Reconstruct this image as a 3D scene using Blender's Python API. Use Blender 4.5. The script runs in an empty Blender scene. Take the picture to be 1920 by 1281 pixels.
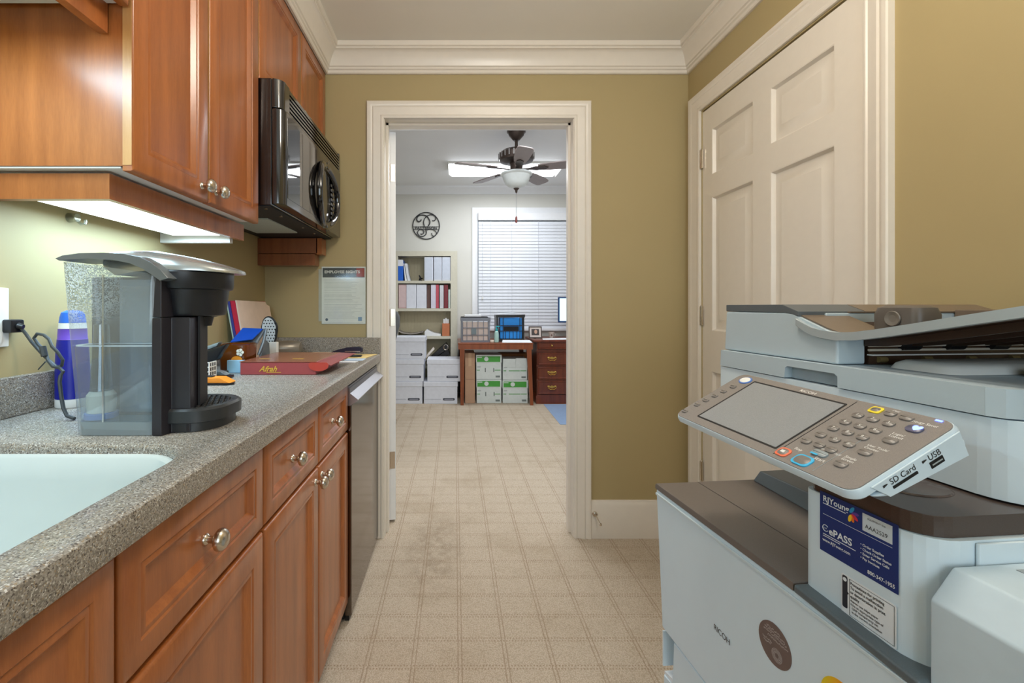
import bpy, bmesh, math, random
from mathutils import Matrix, Vector
random.seed(7)
PI = math.pi
scene = bpy.context.scene
COL = scene.collection

# ------------------------------------------------------------------ camera
CAM_Z = 1.148
cam_d = bpy.data.cameras.new('camera')
cam_d.sensor_width = 36.0
cam_d.lens = 16.0
cam_d.shift_x = (960 - 853) / 1920
cam_d.shift_y = -(640.5 - 575) / 1920
cam_d.clip_start = 0.02
cam = bpy.data.objects.new('camera', cam_d)
cam.location = (0, 0, CAM_Z)
cam.rotation_euler = (PI / 2, 0, 0)
COL.objects.link(cam)
scene.camera = cam

# ------------------------------------------------------------------ world, lights, exposure
world = bpy.data.worlds.new('world')
scene.world = world
world.use_nodes = True
world.node_tree.nodes['Background'].inputs[0].default_value = (0.75, 0.85, 1.0, 1)
world.node_tree.nodes['Background'].inputs[1].default_value = 0.3
vs = scene.view_settings
vs.view_transform = 'Standard'
vs.look = 'None'
vs.exposure = 0.0
vs.gamma = 1.0
vs.use_curve_mapping = False

def area(name, loc, rot, sx, sy, power, color):
    d = bpy.data.lights.new(name, 'AREA')
    d.shape = 'RECTANGLE'
    d.size, d.size_y = sx, sy
    d.energy = power
    d.color = color
    o = bpy.data.objects.new(name, d)
    o.location = loc
    o.rotation_euler = rot
    COL.objects.link(o)
    return o

def globe(name, loc, radius, power, color):
    d = bpy.data.lights.new(name, 'POINT')
    d.energy, d.color, d.shadow_soft_size = power, color, radius
    o = bpy.data.objects.new(name, d)
    o.location = loc
    COL.objects.link(o)
globe('kitchen_globe_light', (0.30, 0.70, 2.22), 0.13, 26, (1.0, 0.91, 0.78))
area('rear_cool_fill', (0.25, -1.66, 1.55), (PI / 2, 0, 0), 1.5, 1.3, 26, (0.74, 0.89, 1.0))  # unseen cool fill added behind the camera
area('under_cabinet_light', (-0.80, 1.21, 1.366), (0, 0, 0), 0.14, 0.44, 3.8, (0.46, 0.74, 1.0))
area('sink_light', (-0.80, 0.50, 1.690), (0, 0, 0), 0.16, 0.50, 5.0, (0.56, 0.82, 1.0))
area('office_tube_light', (0.55, 5.17, 2.655), (0, 0, 0), 1.15, 0.30, 22, (0.93, 0.96, 1.0))
area('office_second_tube_light', (0.55, 3.0, 2.655), (0, 0, 0), 1.15, 0.30, 33, (0.93, 0.96, 1.0))

# ------------------------------------------------------------------ materials
def lin(r, g, b):
    f = lambda c: (c / 12.92) if c <= 0.04045 else ((c + 0.055) / 1.055) ** 2.4
    return (f(r / 255), f(g / 255), f(b / 255), 1)

def new_mat(name):
    m = bpy.data.materials.new(name)
    m.use_nodes = True
    nt = m.node_tree
    return m, nt, nt.nodes['Principled BSDF']

def nd(nt, t, **kw):
    n = nt.nodes.new(t)
    for k, v in kw.items():
        setattr(n, k, v)
    return n

def mth(nt, op, a, b=None, c=None):
    n = nt.nodes.new('ShaderNodeMath')
    n.operation = op
    for i, v in enumerate((a, b, c)):
        if v is None:
            continue
        if isinstance(v, (int, float)):
            n.inputs[i].default_value = v
        else:
            nt.links.new(v, n.inputs[i])
    return n.outputs[0]

def mixc(nt, fac, a, b, mode='MIX'):
    n = nt.nodes.new('ShaderNodeMix')
    n.data_type = 'RGBA'
    n.blend_type = mode
    for i, v in ((0, fac), (6, a), (7, b)):
        if isinstance(v, (int, float, tuple)):
            n.inputs[i].default_value = v
        else:
            nt.links.new(v, n.inputs[i])
    return n.outputs[2]

def ramp(nt, fac, stops, interp='LINEAR'):
    n = nt.nodes.new('ShaderNodeValToRGB')
    n.color_ramp.interpolation = interp
    el = n.color_ramp.elements
    while len(el) < len(stops):
        el.new(0.5)
    for e, (p, c) in zip(el, stops):
        e.position = p
        e.color = c
    nt.links.new(fac, n.inputs[0])
    return n.outputs[0]

def noise(nt, vec, scale, detail=2, rough=0.5):
    n = nt.nodes.new('ShaderNodeTexNoise')
    n.inputs['Scale'].default_value = scale
    n.inputs['Detail'].default_value = detail
    n.inputs['Roughness'].default_value = rough
    if vec is not None:
        nt.links.new(vec, n.inputs['Vector'])
    return n.outputs['Fac']

def objvec(nt, scale=(1, 1, 1)):
    tc = nt.nodes.new('ShaderNodeTexCoord')
    mp = nt.nodes.new('ShaderNodeMapping')
    mp.inputs['Scale'].default_value = scale
    nt.links.new(tc.outputs['Object'], mp.inputs['Vector'])
    return mp.outputs['Vector']

def bump(nt, h, strength, dist, bsdf):
    b = nt.nodes.new('ShaderNodeBump')
    b.inputs['Strength'].default_value = strength
    b.inputs['Distance'].default_value = dist
    nt.links.new(h, b.inputs['Height'])
    nt.links.new(b.outputs[0], bsdf.inputs['Normal'])

def plain(name, rgb, rough=0.5, metal=0.0, var=0.04, nscale=30, bmp=0.0, coat=0.0, spec=None):
    """One colour with a slight procedural unevenness."""
    m, nt, b = new_mat(name)
    v = objvec(nt)
    f = noise(nt, v, nscale, 3)
    c = lin(*rgb)
    d = tuple(x * (1 - var * 2) for x in c[:3]) + (1,)
    e = tuple(min(1, x * (1 + var * 2)) for x in c[:3]) + (1,)
    nt.links.new(mixc(nt, f, d, e), b.inputs['Base Color'])
    b.inputs['Roughness'].default_value = rough
    b.inputs['Metallic'].default_value = metal
    if coat:
        b.inputs['Coat Weight'].default_value = coat
        b.inputs['Coat Roughness'].default_value = 0.08
    if spec is not None:
        b.inputs['Specular IOR Level'].default_value = spec
    if bmp:
        bump(nt, noise(nt, v, nscale * 20, 2), bmp, 0.001, b)
    return m

def emit(name, rgb, strength):
    m, nt, b = new_mat(name)
    b.inputs['Base Color'].default_value = lin(*rgb)
    b.inputs['Emission Color'].default_value = lin(*rgb)
    b.inputs['Emission Strength'].default_value = strength
    return m

def wood(name, dark, light, grain=(9, 9, 0.8), rough=0.33, coat=0.25):
    m, nt, b = new_mat(name)
    v = objvec(nt, grain)
    big = noise(nt, v, 3.0, 4, 0.6)
    v2 = objvec(nt, tuple(g * 14 for g in grain))
    fine = noise(nt, v2, 4.0, 3, 0.6)
    f = mth(nt, 'ADD', mth(nt, 'MULTIPLY', big, 0.75), mth(nt, 'MULTIPLY', fine, 0.25))
    nt.links.new(ramp(nt, f, [(0.3, lin(*dark)), (0.7, lin(*light))]), b.inputs['Base Color'])
    b.inputs['Roughness'].default_value = rough
    b.inputs['Coat Weight'].default_value = coat
    b.inputs['Coat Roughness'].default_value = 0.22
    bump(nt, fine, 0.05, 0.001, b)
    return m

def see_through(name, tint, gloss=0.12, rough=0.03, frost=None):
    """Thin clear sheet: transparent with a Fresnel reflection; optional frosted droplets."""
    m = bpy.data.materials.new(name)
    m.use_nodes = True
    nt = m.node_tree
    nt.nodes.clear()
    out = nd(nt, 'ShaderNodeOutputMaterial')
    tr = nd(nt, 'ShaderNodeBsdfTransparent')
    tr.inputs[0].default_value = tint
    gl = nd(nt, 'ShaderNodeBsdfGlossy')
    gl.inputs['Roughness'].default_value = rough
    lw = nd(nt, 'ShaderNodeLayerWeight')
    lw.inputs[0].default_value = 0.25
    fac = mth(nt, 'ADD', mth(nt, 'MULTIPLY', lw.outputs['Facing'], 0.45), gloss)
    mx = nd(nt, 'ShaderNodeMixShader')
    nt.links.new(fac, mx.inputs[0])
    nt.links.new(tr.outputs[0], mx.inputs[1])
    nt.links.new(gl.outputs[0], mx.inputs[2])
    last = mx.outputs[0]
    if frost:
        v = objvec(nt)
        sep = nd(nt, 'ShaderNodeSeparateXYZ')
        nt.links.new(v, sep.inputs[0])
        n1 = noise(nt, v, 420, 2)
        n2 = noise(nt, v, 18, 2)
        up = nd(nt, 'ShaderNodeMapRange')
        up.inputs['From Min'].default_value, up.inputs['From Max'].default_value = frost
        nt.links.new(sep.outputs[2], up.inputs['Value'])
        lf = nd(nt, 'ShaderNodeMapRange')
        lf.inputs['From Min'].default_value, lf.inputs['From Max'].default_value = (-0.03, -0.075)
        nt.links.new(sep.outputs[0], lf.inputs['Value'])
        k = mth(nt, 'MULTIPLY', up.outputs[0], lf.outputs[0])
        k = mth(nt, 'MULTIPLY', k, mth(nt, 'GREATER_THAN', mth(nt, 'ADD', n1, mth(nt, 'MULTIPLY', n2, 0.25)), 0.62))
        k = mth(nt, 'ADD', mth(nt, 'MULTIPLY', k, 0.75), 0.10)
        df = nd(nt, 'ShaderNodeBsdfPrincipled')
        df.inputs['Base Color'].default_value = (0.75, 0.8, 0.82, 1)
        df.inputs['Roughness'].default_value = 0.3
        m2 = nd(nt, 'ShaderNodeMixShader')
        nt.links.new(k, m2.inputs[0])
        nt.links.new(last, m2.inputs[1])
        nt.links.new(df.outputs[0], m2.inputs[2])
        last = m2.outputs[0]
    nt.links.new(last, out.inputs[0])
    return m

def carpet():
    m, nt, b = new_mat('carpet')
    tc = nd(nt, 'ShaderNodeTexCoord')
    sep = nd(nt, 'ShaderNodeSeparateXYZ')
    nt.links.new(tc.outputs['Object'], sep.inputs[0])
    X, Y = sep.outputs[0], sep.outputs[1]
    v = tc.outputs['Object']
    wob = mth(nt, 'MULTIPLY', mth(nt, 'SUBTRACT', noise(nt, v, 60, 2), 0.5), 0.004)
    def cell(c, off, per):
        t = mth(nt, 'ADD', mth(nt, 'DIVIDE', mth(nt, 'SUBTRACT', c, off), per), 100.5)
        return mth(nt, 'MULTIPLY', mth(nt, 'SUBTRACT', mth(nt, 'FRACT', t), 0.5), per)
    cx = mth(nt, 'ADD', cell(X, 0.0165, 0.150), wob)
    line = mth(nt, 'LESS_THAN', mth(nt, 'ABSOLUTE', mth(nt, 'SUBTRACT', mth(nt, 'ABSOLUTE', cx), 0.0062)), 0.0020)
    cy = mth(nt, 'ADD', cell(Y, 1.4485, 0.1206), wob)
    row = mth(nt, 'LESS_THAN', mth(nt, 'ABSOLUTE', mth(nt, 'SUBTRACT', mth(nt, 'ABSOLUTE', cy), 0.0065)), 0.0030)
    dash = mth(nt, 'GREATER_THAN', mth(nt, 'SINE', mth(nt, 'ADD', mth(nt, 'MULTIPLY', X, 620), mth(nt, 'MULTIPLY', mth(nt, 'SIGN', cy), 1.57))), 0.15)
    row = mth(nt, 'MULTIPLY', row, dash)
    pat = mth(nt, 'MAXIMUM', mth(nt, 'MULTIPLY', line, 0.62), mth(nt, 'MULTIPLY', row, 0.70))
    patch = noise(nt, v, 7, 3)
    pat = mth(nt, 'MULTIPLY', pat, mth(nt, 'ADD', 0.35, mth(nt, 'MULTIPLY', patch, 0.9)))
    loops = nd(nt, 'ShaderNodeTexVoronoi')
    loops.inputs['Scale'].default_value = 260
    nt.links.new(v, loops.inputs['Vector'])
    base = ramp(nt, loops.outputs['Distance'], [(0.0, lin(212, 199, 181)), (0.75, lin(178, 163, 143))])
    soil = ramp(nt, noise(nt, v, 2.6, 5, 0.65), [(0.50, (1, 1, 1, 1)), (0.74, (0.82, 0.79, 0.74, 1))])
    base = mixc(nt, 1.0, base, soil, 'MULTIPLY')
    # worn traffic stain in the middle of the doorway
    px = mth(nt, 'DIVIDE', mth(nt, 'ADD', X, 0.10), 0.16)
    py = mth(nt, 'DIVIDE', mth(nt, 'SUBTRACT', Y, 2.15), 0.42)
    r = mth(nt, 'ADD', mth(nt, 'MULTIPLY', px, px), mth(nt, 'MULTIPLY', py, py))
    st = mth(nt, 'MULTIPLY', mth(nt, 'MAXIMUM', mth(nt, 'SUBTRACT', 1.0, r), 0.0), mth(nt, 'MULTIPLY', mth(nt, 'MAXIMUM', mth(nt, 'SUBTRACT', noise(nt, v, 16, 6, 0.75), 0.36), 0.0), 1.7))
    base = mixc(nt, st, base, lin(112, 92, 66))
    nt.links.new(mixc(nt, pat, base, lin(142, 118, 94)), b.inputs['Base Color'])
    b.inputs['Roughness'].default_value = 0.95
    b.inputs['Specular IOR Level'].default_value = 0.1
    bump(nt, loops.outputs['Distance'], 0.5, 0.003, b)
    return m

def granite():
    m, nt, b = new_mat('speckled_worktop')
    v = objvec(nt)
    a = nd(nt, 'ShaderNodeTexVoronoi')
    a.inputs['Scale'].default_value = 620
    nt.links.new(v, a.inputs['Vector'])
    s = nd(nt, 'ShaderNodeSeparateColor')
    nt.links.new(a.outputs['Color'], s.inputs[0])
    c1 = ramp(nt, s.outputs[0], [(0.0, lin(92, 86, 81)), (0.09, lin(134, 127, 119)), (0.40, lin(158, 152, 143)),
                                 (0.66, lin(171, 165, 156)), (0.84, lin(158, 141, 118)), (0.92, lin(208, 204, 197))], 'CONSTANT')
    c2 = ramp(nt, noise(nt, v, 900, 2), [(0.3, (0.80, 0.80, 0.80, 1)), (0.7, (1, 1, 1, 1))])
    nt.links.new(mixc(nt, 1.0, c1, c2, 'MULTIPLY'), b.inputs['Base Color'])
    b.inputs['Roughness'].default_value = 0.26
    return m

def paint(name, rgb, rough=0.6):
    m, nt, b = new_mat(name)
    v = objvec(nt)
    c = lin(*rgb)
    f = noise(nt, v, 2.2, 4)
    nt.links.new(mixc(nt, f, tuple(x * 0.95 for x in c[:3]) + (1,), tuple(x * 1.05 for x in c[:3]) + (1,)), b.inputs['Base Color'])
    b.inputs['Roughness'].default_value = rough
    bump(nt, noise(nt, v, 420, 3), 0.10, 0.001, b)
    return m

def flecked(name, rgb, rough):
    m, nt, b = new_mat(name)
    v = objvec(nt)
    c = lin(*rgb)
    n = noise(nt, v, 900, 2)
    nt.links.new(mixc(nt, n, tuple(x * 0.8 for x in c[:3]) + (1,), tuple(x * 1.2 for x in c[:3]) + (1,)), b.inputs['Base Color'])
    b.inputs['Roughness'].default_value = rough
    bump(nt, n, 0.15, 0.0006, b)
    return m

def stainless(name, rgb, rough):
    m, nt, b = new_mat(name)
    v = objvec(nt, (3, 900, 3))
    n = noise(nt, v, 1.0, 2)
    c = lin(*rgb)
    nt.links.new(mixc(nt, n, tuple(x * 0.93 for x in c[:3]) + (1,), c), b.inputs['Base Color'])
    b.inputs['Metallic'].default_value = 1.0
    b.inputs['Roughness'].default_value = rough
    return m

M = dict(
    wall=paint('olive_tan_wall_paint', (174, 157, 114)),
    office_wall=paint('pale_grey_wall_paint', (216, 215, 208)),
    ceiling=paint('warm_white_ceiling_paint', (238, 235, 228)),
    office_ceiling=paint('office_ceiling_paint', (240, 241, 242)),
    trim=plain('white_trim_gloss', (228, 221, 210), 0.32, var=0.015),
    office_trim=plain('white_office_trim', (238, 240, 243), 0.35, var=0.015),
    carpet=carpet(), granite=granite(),
    wood=wood('maple_cherry_stain', (138, 76, 36), (182, 109, 56), rough=0.30, coat=0.35),
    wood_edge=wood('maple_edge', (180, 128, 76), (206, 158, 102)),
    wood_dark=wood('maple_shaded', (118, 66, 38), (152, 92, 56)),  # darker copy of the cabinet maple, with shade in its colour
    mahogany=wood('mahogany', (84, 34, 18), (126, 56, 30), rough=0.28),
    tablewood=wood('red_brown_table_wood', (112, 52, 24), (154, 80, 38)),
    nickel=stainless('brushed_nickel', (214, 204, 190), 0.24),
    brass=plain('brass', (206, 172, 96), 0.25, 1.0),
    steel=stainless('dishwasher_steel', (114, 104, 96), 0.11),
    steel_light=stainless('handle_steel', (178, 178, 184), 0.34),
    black=plain('black_plastic', (22, 22, 25), 0.32, var=0.1),
    black_gloss=plain('black_gloss', (12, 11, 14), 0.10, coat=0.6),
    mirror_black=plain('dark_reflective_glass', (20, 19, 20), 0.03),
    black_matt=plain('black_matt', (26, 25, 27), 0.6),
    dark_void=plain('dark_interior', (12, 10, 10), 0.8),
    sink=plain('white_solid_surface', (206, 214, 212), 0.35, var=0.01),
    white=plain('white_plastic', (236, 236, 232), 0.4, var=0.01),
    paper=plain('white_paper', (236, 238, 240), 0.7, var=0.02),
    copier=plain('copier_white', (212, 227, 235), 0.42, var=0.01, bmp=0.05),
    copier_grey=plain('copier_grey_blue', (182, 197, 205), 0.42, var=0.01, bmp=0.08),
    copier_dark=flecked('copier_dark_textured', (112, 103, 97), 0.38),
    copier_cap=flecked('copier_brown_cap', (74, 62, 56), 0.22),
    copier_slate=flecked('copier_slate_end', (92, 102, 106), 0.36),
    adf_brown=flecked('feeder_brown', (62, 44, 32), 0.35),
    adf_tan=flecked('feeder_tan_top', (112, 98, 84), 0.35),
    panel_face=flecked('panel_face_grey', (134, 128, 124), 0.26),
    panel_key=flecked('panel_key_grey', (124, 118, 113), 0.36),
    screen=flecked('unlit_touch_screen', (142, 145, 148), 0.25),
    silver=plain('silver_plastic', (176, 186, 190), 0.3, 0.25),
    led=emit('blue_led', (90, 110, 255), 5.0),
    led_mark=emit('blue_backlit_mark', (120, 140, 255), 2.5),
    diffuser=emit('lamp_diffuser', (240, 255, 250), 3.2),
    office_diffuser=emit('tube_diffuser', (245, 250, 255), 3.5),
    monitor=emit('lit_monitor_screen', (190, 226, 255), 1.3),
)
M['mirror_black'].node_tree.nodes['Principled BSDF'].inputs['IOR'].default_value = 2.7
M['black_gloss'].node_tree.nodes['Principled BSDF'].inputs['IOR'].default_value = 1.7
def PM(name, rgb, rough=0.5, **k):
    if name not in M:
        M[name] = plain(name, rgb, rough, **k)
    return M[name]

# ------------------------------------------------------------------ geometry helpers
OFF = {}          # world offset of roots that are given in world coordinates

class MB:
    def __init__(s):
        s.bm = bmesh.new()
        s.wn = False
    def _bevel(s, vs, w, seg):
        s.wn = True
        es = {e for v in vs for e in v.link_edges}
        bmesh.ops.bevel(s.bm, geom=list(es), offset=w, segments=seg, affect='EDGES', profile=0.5, clamp_overlap=True)
    def hexa(s, pts, bevel=0, seg=2):
        v = [s.bm.verts.new(p) for p in pts]
        for f in ((0, 3, 2, 1), (4, 5, 6, 7), (0, 1, 5, 4), (1, 2, 6, 5), (2, 3, 7, 6), (3, 0, 4, 7)):
            s.bm.faces.new([v[i] for i in f])
        if bevel:
            s._bevel(v, bevel, seg)
        return s
    def box(s, x0, y0, z0, x1, y1, z1, bevel=0, seg=2):
        return s.hexa([(x0, y0, z0), (x1, y0, z0), (x1, y1, z0), (x0, y1, z0), (x0, y0, z1), (x1, y0, z1), (x1, y1, z1), (x0, y1, z1)], bevel, seg)
    def loft(s, loops, cap0=True, cap1=True, closed=True):
        rows = [[s.bm.verts.new(p) for p in lp] for lp in loops]
        n = len(rows[0])
        for a, b in zip(rows, rows[1:]):
            for i in range(n if closed else n - 1):
                j = (i + 1) % n
                s.bm.faces.new((a[i], a[j], b[j], b[i]))
        if cap0:
            s.bm.faces.new(rows[0][::-1])
        if cap1:
            s.bm.faces.new(rows[-1])
        return s
    def prism(s, poly, plane, lo, hi, bevel=0, seg=2):
        mp = {'xy': lambda a, b, c: (a, b, c), 'xz': lambda a, b, c: (a, c, b), 'yz': lambda a, b, c: (c, a, b)}[plane]
        r0 = [s.bm.verts.new(mp(a, b, lo)) for a, b in poly]
        r1 = [s.bm.verts.new(mp(a, b, hi)) for a, b in poly]
        n = len(poly)
        for i in range(n):
            j = (i + 1) % n
            s.bm.faces.new((r0[i], r0[j], r1[j], r1[i]))
        s.bm.faces.new(r0[::-1])
        s.bm.faces.new(r1)
        if bevel:
            s._bevel(r0 + r1, bevel, seg)
        return s
    def lathe(s, prof, c=(0, 0, 0), axis='z', seg=20, sy=1.0):
        f = {'z': lambda r, t, h: (c[0] + r * math.cos(t), c[1] + sy * r * math.sin(t), c[2] + h),
             'y': lambda r, t, h: (c[0] + r * math.cos(t), c[1] + h, c[2] + sy * r * math.sin(t)),
             'x': lambda r, t, h: (c[0] + h, c[1] + r * math.cos(t), c[2] + sy * r * math.sin(t))}[axis]
        return s.loft([[f(max(r, 1e-5), 2 * PI * i / seg, h) for i in range(seg)] for r, h in prof])
    def cyl(s, p0, p1, r0, r1=None, seg=14):
        return s.tube([p0, p1], [r0, r0 if r1 is None else r1], seg)
    def tube(s, pts, r, seg=8, closed=False):
        P = [Vector(p) for p in pts]
        n = len(P)
        R = r if isinstance(r, (list, tuple)) else [r] * n
        loops = []
        up = None
        for i in range(n):
            if closed:
                t = P[(i + 1) % n] - P[i - 1]
            else:
                t = P[min(i + 1, n - 1)] - P[max(i - 1, 0)]
            t.normalize()
            if up is None:
                up = Vector((0, 0, 1)) if abs(t.z) < 0.9 else Vector((1, 0, 0))
            a = up - t * up.dot(t)
            if a.length < 1e-5:
                a = t.orthogonal()
            a.normalize()
            up = a
            b = t.cross(a)
            loops.append([P[i] + (a * math.cos(2 * PI * k / seg) + b * math.sin(2 * PI * k / seg)) * R[i] for k in range(seg)])
        if closed:
            loops.append(loops[0])
            return s.loft(loops, False, False)
        return s.loft(loops)
    def rects(s, x0, z0, x1, z1, steps):
        """Nested rectangles facing -y: steps of (inset, y)."""
        return s.loft([[(x0 + i, y, z0 + i), (x1 - i, y, z0 + i), (x1 - i, y, z1 - i), (x0 + i, y, z1 - i)] for i, y in steps])
    def xform(s, mat):
        bmesh.ops.transform(s.bm, matrix=mat, verts=s.bm.verts)
        return s
    def build(s, name, mat, parent=None, label=None, kind=None, sharp=35, cat=None, group=None):
        bm = s.bm
        bmesh.ops.remove_doubles(bm, verts=bm.verts, dist=1e-6)
        bmesh.ops.recalc_face_normals(bm, faces=bm.faces)
        off = OFF.get(parent.name) if parent else None
        if off is not None:
            bmesh.ops.translate(bm, verts=bm.verts, vec=-off)
        me = bpy.data.meshes.new(name)
        bm.to_mesh(me)
        bm.free()
        me.polygons.foreach_set('use_smooth', [True] * len(me.polygons))
        me.set_sharp_from_angle(angle=math.radians(sharp))
        me.materials.append(mat)
        o = bpy.data.objects.new(name, me)
        COL.objects.link(o)
        if s.wn:
            w_ = o.modifiers.new('weighted_normals', 'WEIGHTED_NORMAL')
            w_.keep_sharp = True
        if parent:
            o.parent = parent
            if off is not None:
                OFF[o.name] = off
        for k, v in (('label', label), ('kind', kind), ('category', cat), ('group', group)):
            if v:
                o[k] = v
        return o

def thing(name, label, cat, loc=(0, 0, 0), rz=0.0, group=None, local=False, kind=None):
    """An Empty at the thing's base. Unrotated things take their parts in world coordinates."""
    o = bpy.data.objects.new(name, None)
    o.empty_display_size = 0.05
    COL.objects.link(o)
    o.location = loc
    o.rotation_euler = (0, 0, rz)
    if not local:
        OFF[o.name] = Vector(loc)
    for k, v in (('label', label), ('category', cat), ('group', group), ('kind', kind)):
        if v:
            o[k] = v
    return o

def tag(o, label, cat, group=None):
    o['label'] = label
    o['category'] = cat
    if group:
        o['group'] = group
    return o

def dup(root, loc, label=None, rz=None):
    r = root.copy()
    COL.objects.link(r)
    r.location = loc
    if rz is not None:
        r.rotation_euler = (0, 0, rz)
    if label:
        r['label'] = label
    for ch in list(root.children):
        c = ch.copy()
        COL.objects.link(c)
        c.parent = r
        for g in ch.children:
            d = g.copy()
            COL.objects.link(d)
            d.parent = c
    return r

def copy_part(o, parent, mat=None, loc=None):
    c = o.copy()
    COL.objects.link(c)
    c.parent = parent
    if mat is not None:
        c.matrix_basis = mat
    if loc is not None:
        c.location = loc
    return c

def struct(mb, name, mat, parent=None, label=None):
    return mb.build(name, mat, parent, label, kind=None if parent else 'structure')

def at(x, y, Y):
    """World X and Z of the photograph's pixel (x, y) at the distance Y of the thing."""
    return (x - 853) * Y / 853, CAM_Z - (y - 575) * Y / 853

def rrect(x0, y0, x1, y1, r, n=5):
    out = []
    rr = r if isinstance(r, (list, tuple)) else [r] * 4
    for (cx, cy, a0, q) in ((x1 - rr[0], y1 - rr[0], 0, rr[0]), (x0 + rr[1], y1 - rr[1], 90, rr[1]),
                            (x0 + rr[2], y0 + rr[2], 180, rr[2]), (x1 - rr[3], y0 + rr[3], 270, rr[3])):
        for k in range(n + 1):
            t = math.radians(a0 + 90 * k / n)
            out.append((cx + q * math.cos(t), cy + q * math.sin(t)))
    return out

def ellipse(cx, cy, rx, ry, n=32):
    return [(cx + rx * math.cos(2 * PI * k / n), cy + ry * math.sin(2 * PI * k / n)) for k in range(n)]

def text_into(mb, s, size, mat, align='LEFT', ext=0.0, shear=0.0, bold=0.0, sx=1.0, spacing=1.0):
    cu = bpy.data.curves.new('t', 'FONT')
    cu.body = s
    cu.size = size
    cu.align_x = align
    cu.align_y = 'BOTTOM_BASELINE'
    cu.extrude = ext
    cu.shear = shear
    cu.offset = bold
    cu.space_character = spacing
    cu.resolution_u = 3
    ob = bpy.data.objects.new('t', cu)
    me = ob.to_mesh()
    tmp = bmesh.new()
    tmp.from_mesh(me)
    ob.to_mesh_clear()
    bmesh.ops.transform(tmp, matrix=mat @ Matrix.Scale(sx, 4, (1, 0, 0)), verts=tmp.verts)
    m2 = bpy.data.meshes.new('t')
    tmp.to_mesh(m2)
    tmp.free()
    mb.bm.from_mesh(m2)
    bpy.data.meshes.remove(m2)
    bpy.data.objects.remove(ob)
    bpy.data.curves.remove(cu)

def front_mat(x, y, z, rot=0):
    """Text lying on a face that looks along -y: text x -> +x, text y -> +z."""
    return Matrix.Translation((x, y, z)) @ Matrix.Rotation(PI / 2, 4, 'X') @ Matrix.Rotation(rot, 4, 'Z')

# ------------------------------------------------------------------ the setting
XL, XR, YF, YB, ZC = -0.946, 1.161, 2.266, -1.75, 2.43     # kitchen
OL, OR, OY0, OY1, OZ = -2.0, 2.7, 2.40, 6.07, 2.745         # office beyond the doorway
struct(MB().box(OL - .1, YB - .1, -0.05, OR + .1, OY1 + .1, 0), 'floor', M['carpet'])
struct(MB().box(XL - .1, YB - .1, ZC, XR + .1, YF + .01, ZC + .05), 'ceiling', M['ceiling'])
struct(MB().box(OL - .1, OY0, OZ, OR + .1, OY1 + .1, OZ + .05), 'ceiling_office', M['office_ceiling'])
struct(MB().box(XL - .1, YB, 0, XL, YF, ZC), 'wall_left', M['wall'])
DX0, DX1, DZ = -0.350, 0.588, 2.083                        # doorway
b = MB()
b.box(XL - .1, YF, 0, DX0 - .012, YF + .07, ZC).box(DX1 + .012, YF, 0, XR + .1, YF + .07, ZC).box(DX0 - .012, YF, DZ + .012, DX1 + .012, YF + .07, ZC)
struct(b, 'wall_front', M['wall'])
b = MB()
b.box(OL, YF + .07, 0, DX0 - .012, OY0, OZ).box(DX1 + .012, YF + .07, 0, OR, OY0, OZ).box(DX0 - .012, YF + .07, DZ + .012, DX1 + .012, OY0, OZ)
struct(b, 'wall_office_front', M['office_wall'])
SY0, SY1, SZ = 1.290, 2.138, 2.064                          # six-panel door
b = MB()
b.box(XR, YB, 0, XR + .1, SY0, ZC).box(XR, SY1, 0, XR + .1, YF + .07, ZC).box(XR, SY0, SZ, XR + .1, SY1, ZC)
b.box(XR + .085, SY0, 0, XR + .1, SY1, SZ)
struct(b, 'wall_right', M['wall'])
struct(MB().box(XL - .1, YB - .1, 0, XR + .1, YB, ZC), 'wall_back', M['wall'])
struct(MB().box(OL - .1, OY0, 0, OL, OY1, OZ), 'wall_office_left', M['office_wall'])
struct(MB().box(OR, OY0, 0, OR + .1, OY1, OZ), 'wall_office_right', M['office_wall'])
struct(MB().box(OL - .1, OY1, 0, OR + .1, OY1 + .1, OZ), 'wall_office_back', M['office_wall'])

# crown moulding of the kitchen
def sweep(mb, prof, path):
    """prof of (out, z); path of ((x, y), (dx, dy) per unit of out)."""
    mb.loft([[(x + dx * p, y + dy * p, z) for p, z in prof] for (x, y), (dx, dy) in path])
    return mb
crown = [(0, 2.302), (.010, 2.302), (.014, 2.306), (.014, 2.318), (.020, 2.322), (.020, 2.330), (.026, 2.334), (.030, 2.350),
         (.038, 2.368), (.050, 2.386), (.062, 2.396), (.068, 2.398), (.068, 2.404), (.076, 2.408), (.078, 2.4295), (0, 2.4295)]
struct(sweep(MB(), crown, [((-.642, .10), (1, 0)), ((-.642, YF), (1, -1)), ((XR, YF), (-1, -1)), ((XR, YB), (-1, 0))]), 'trim_1', M['trim'])
ocrown = [(0, 2.645), (.012, 2.645), (.018, 2.665), (.045, 2.70), (.075, 2.722), (.080, 2.7445), (0, 2.7445)]
struct(sweep(MB(), ocrown, [((OL, OY0), (1, 1)), ((OL, OY1), (1, -1)), ((OR, OY1), (-1, -1)), ((OR, OY0), (-1, 1))]), 'trim_2', M['office_trim'])

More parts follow.
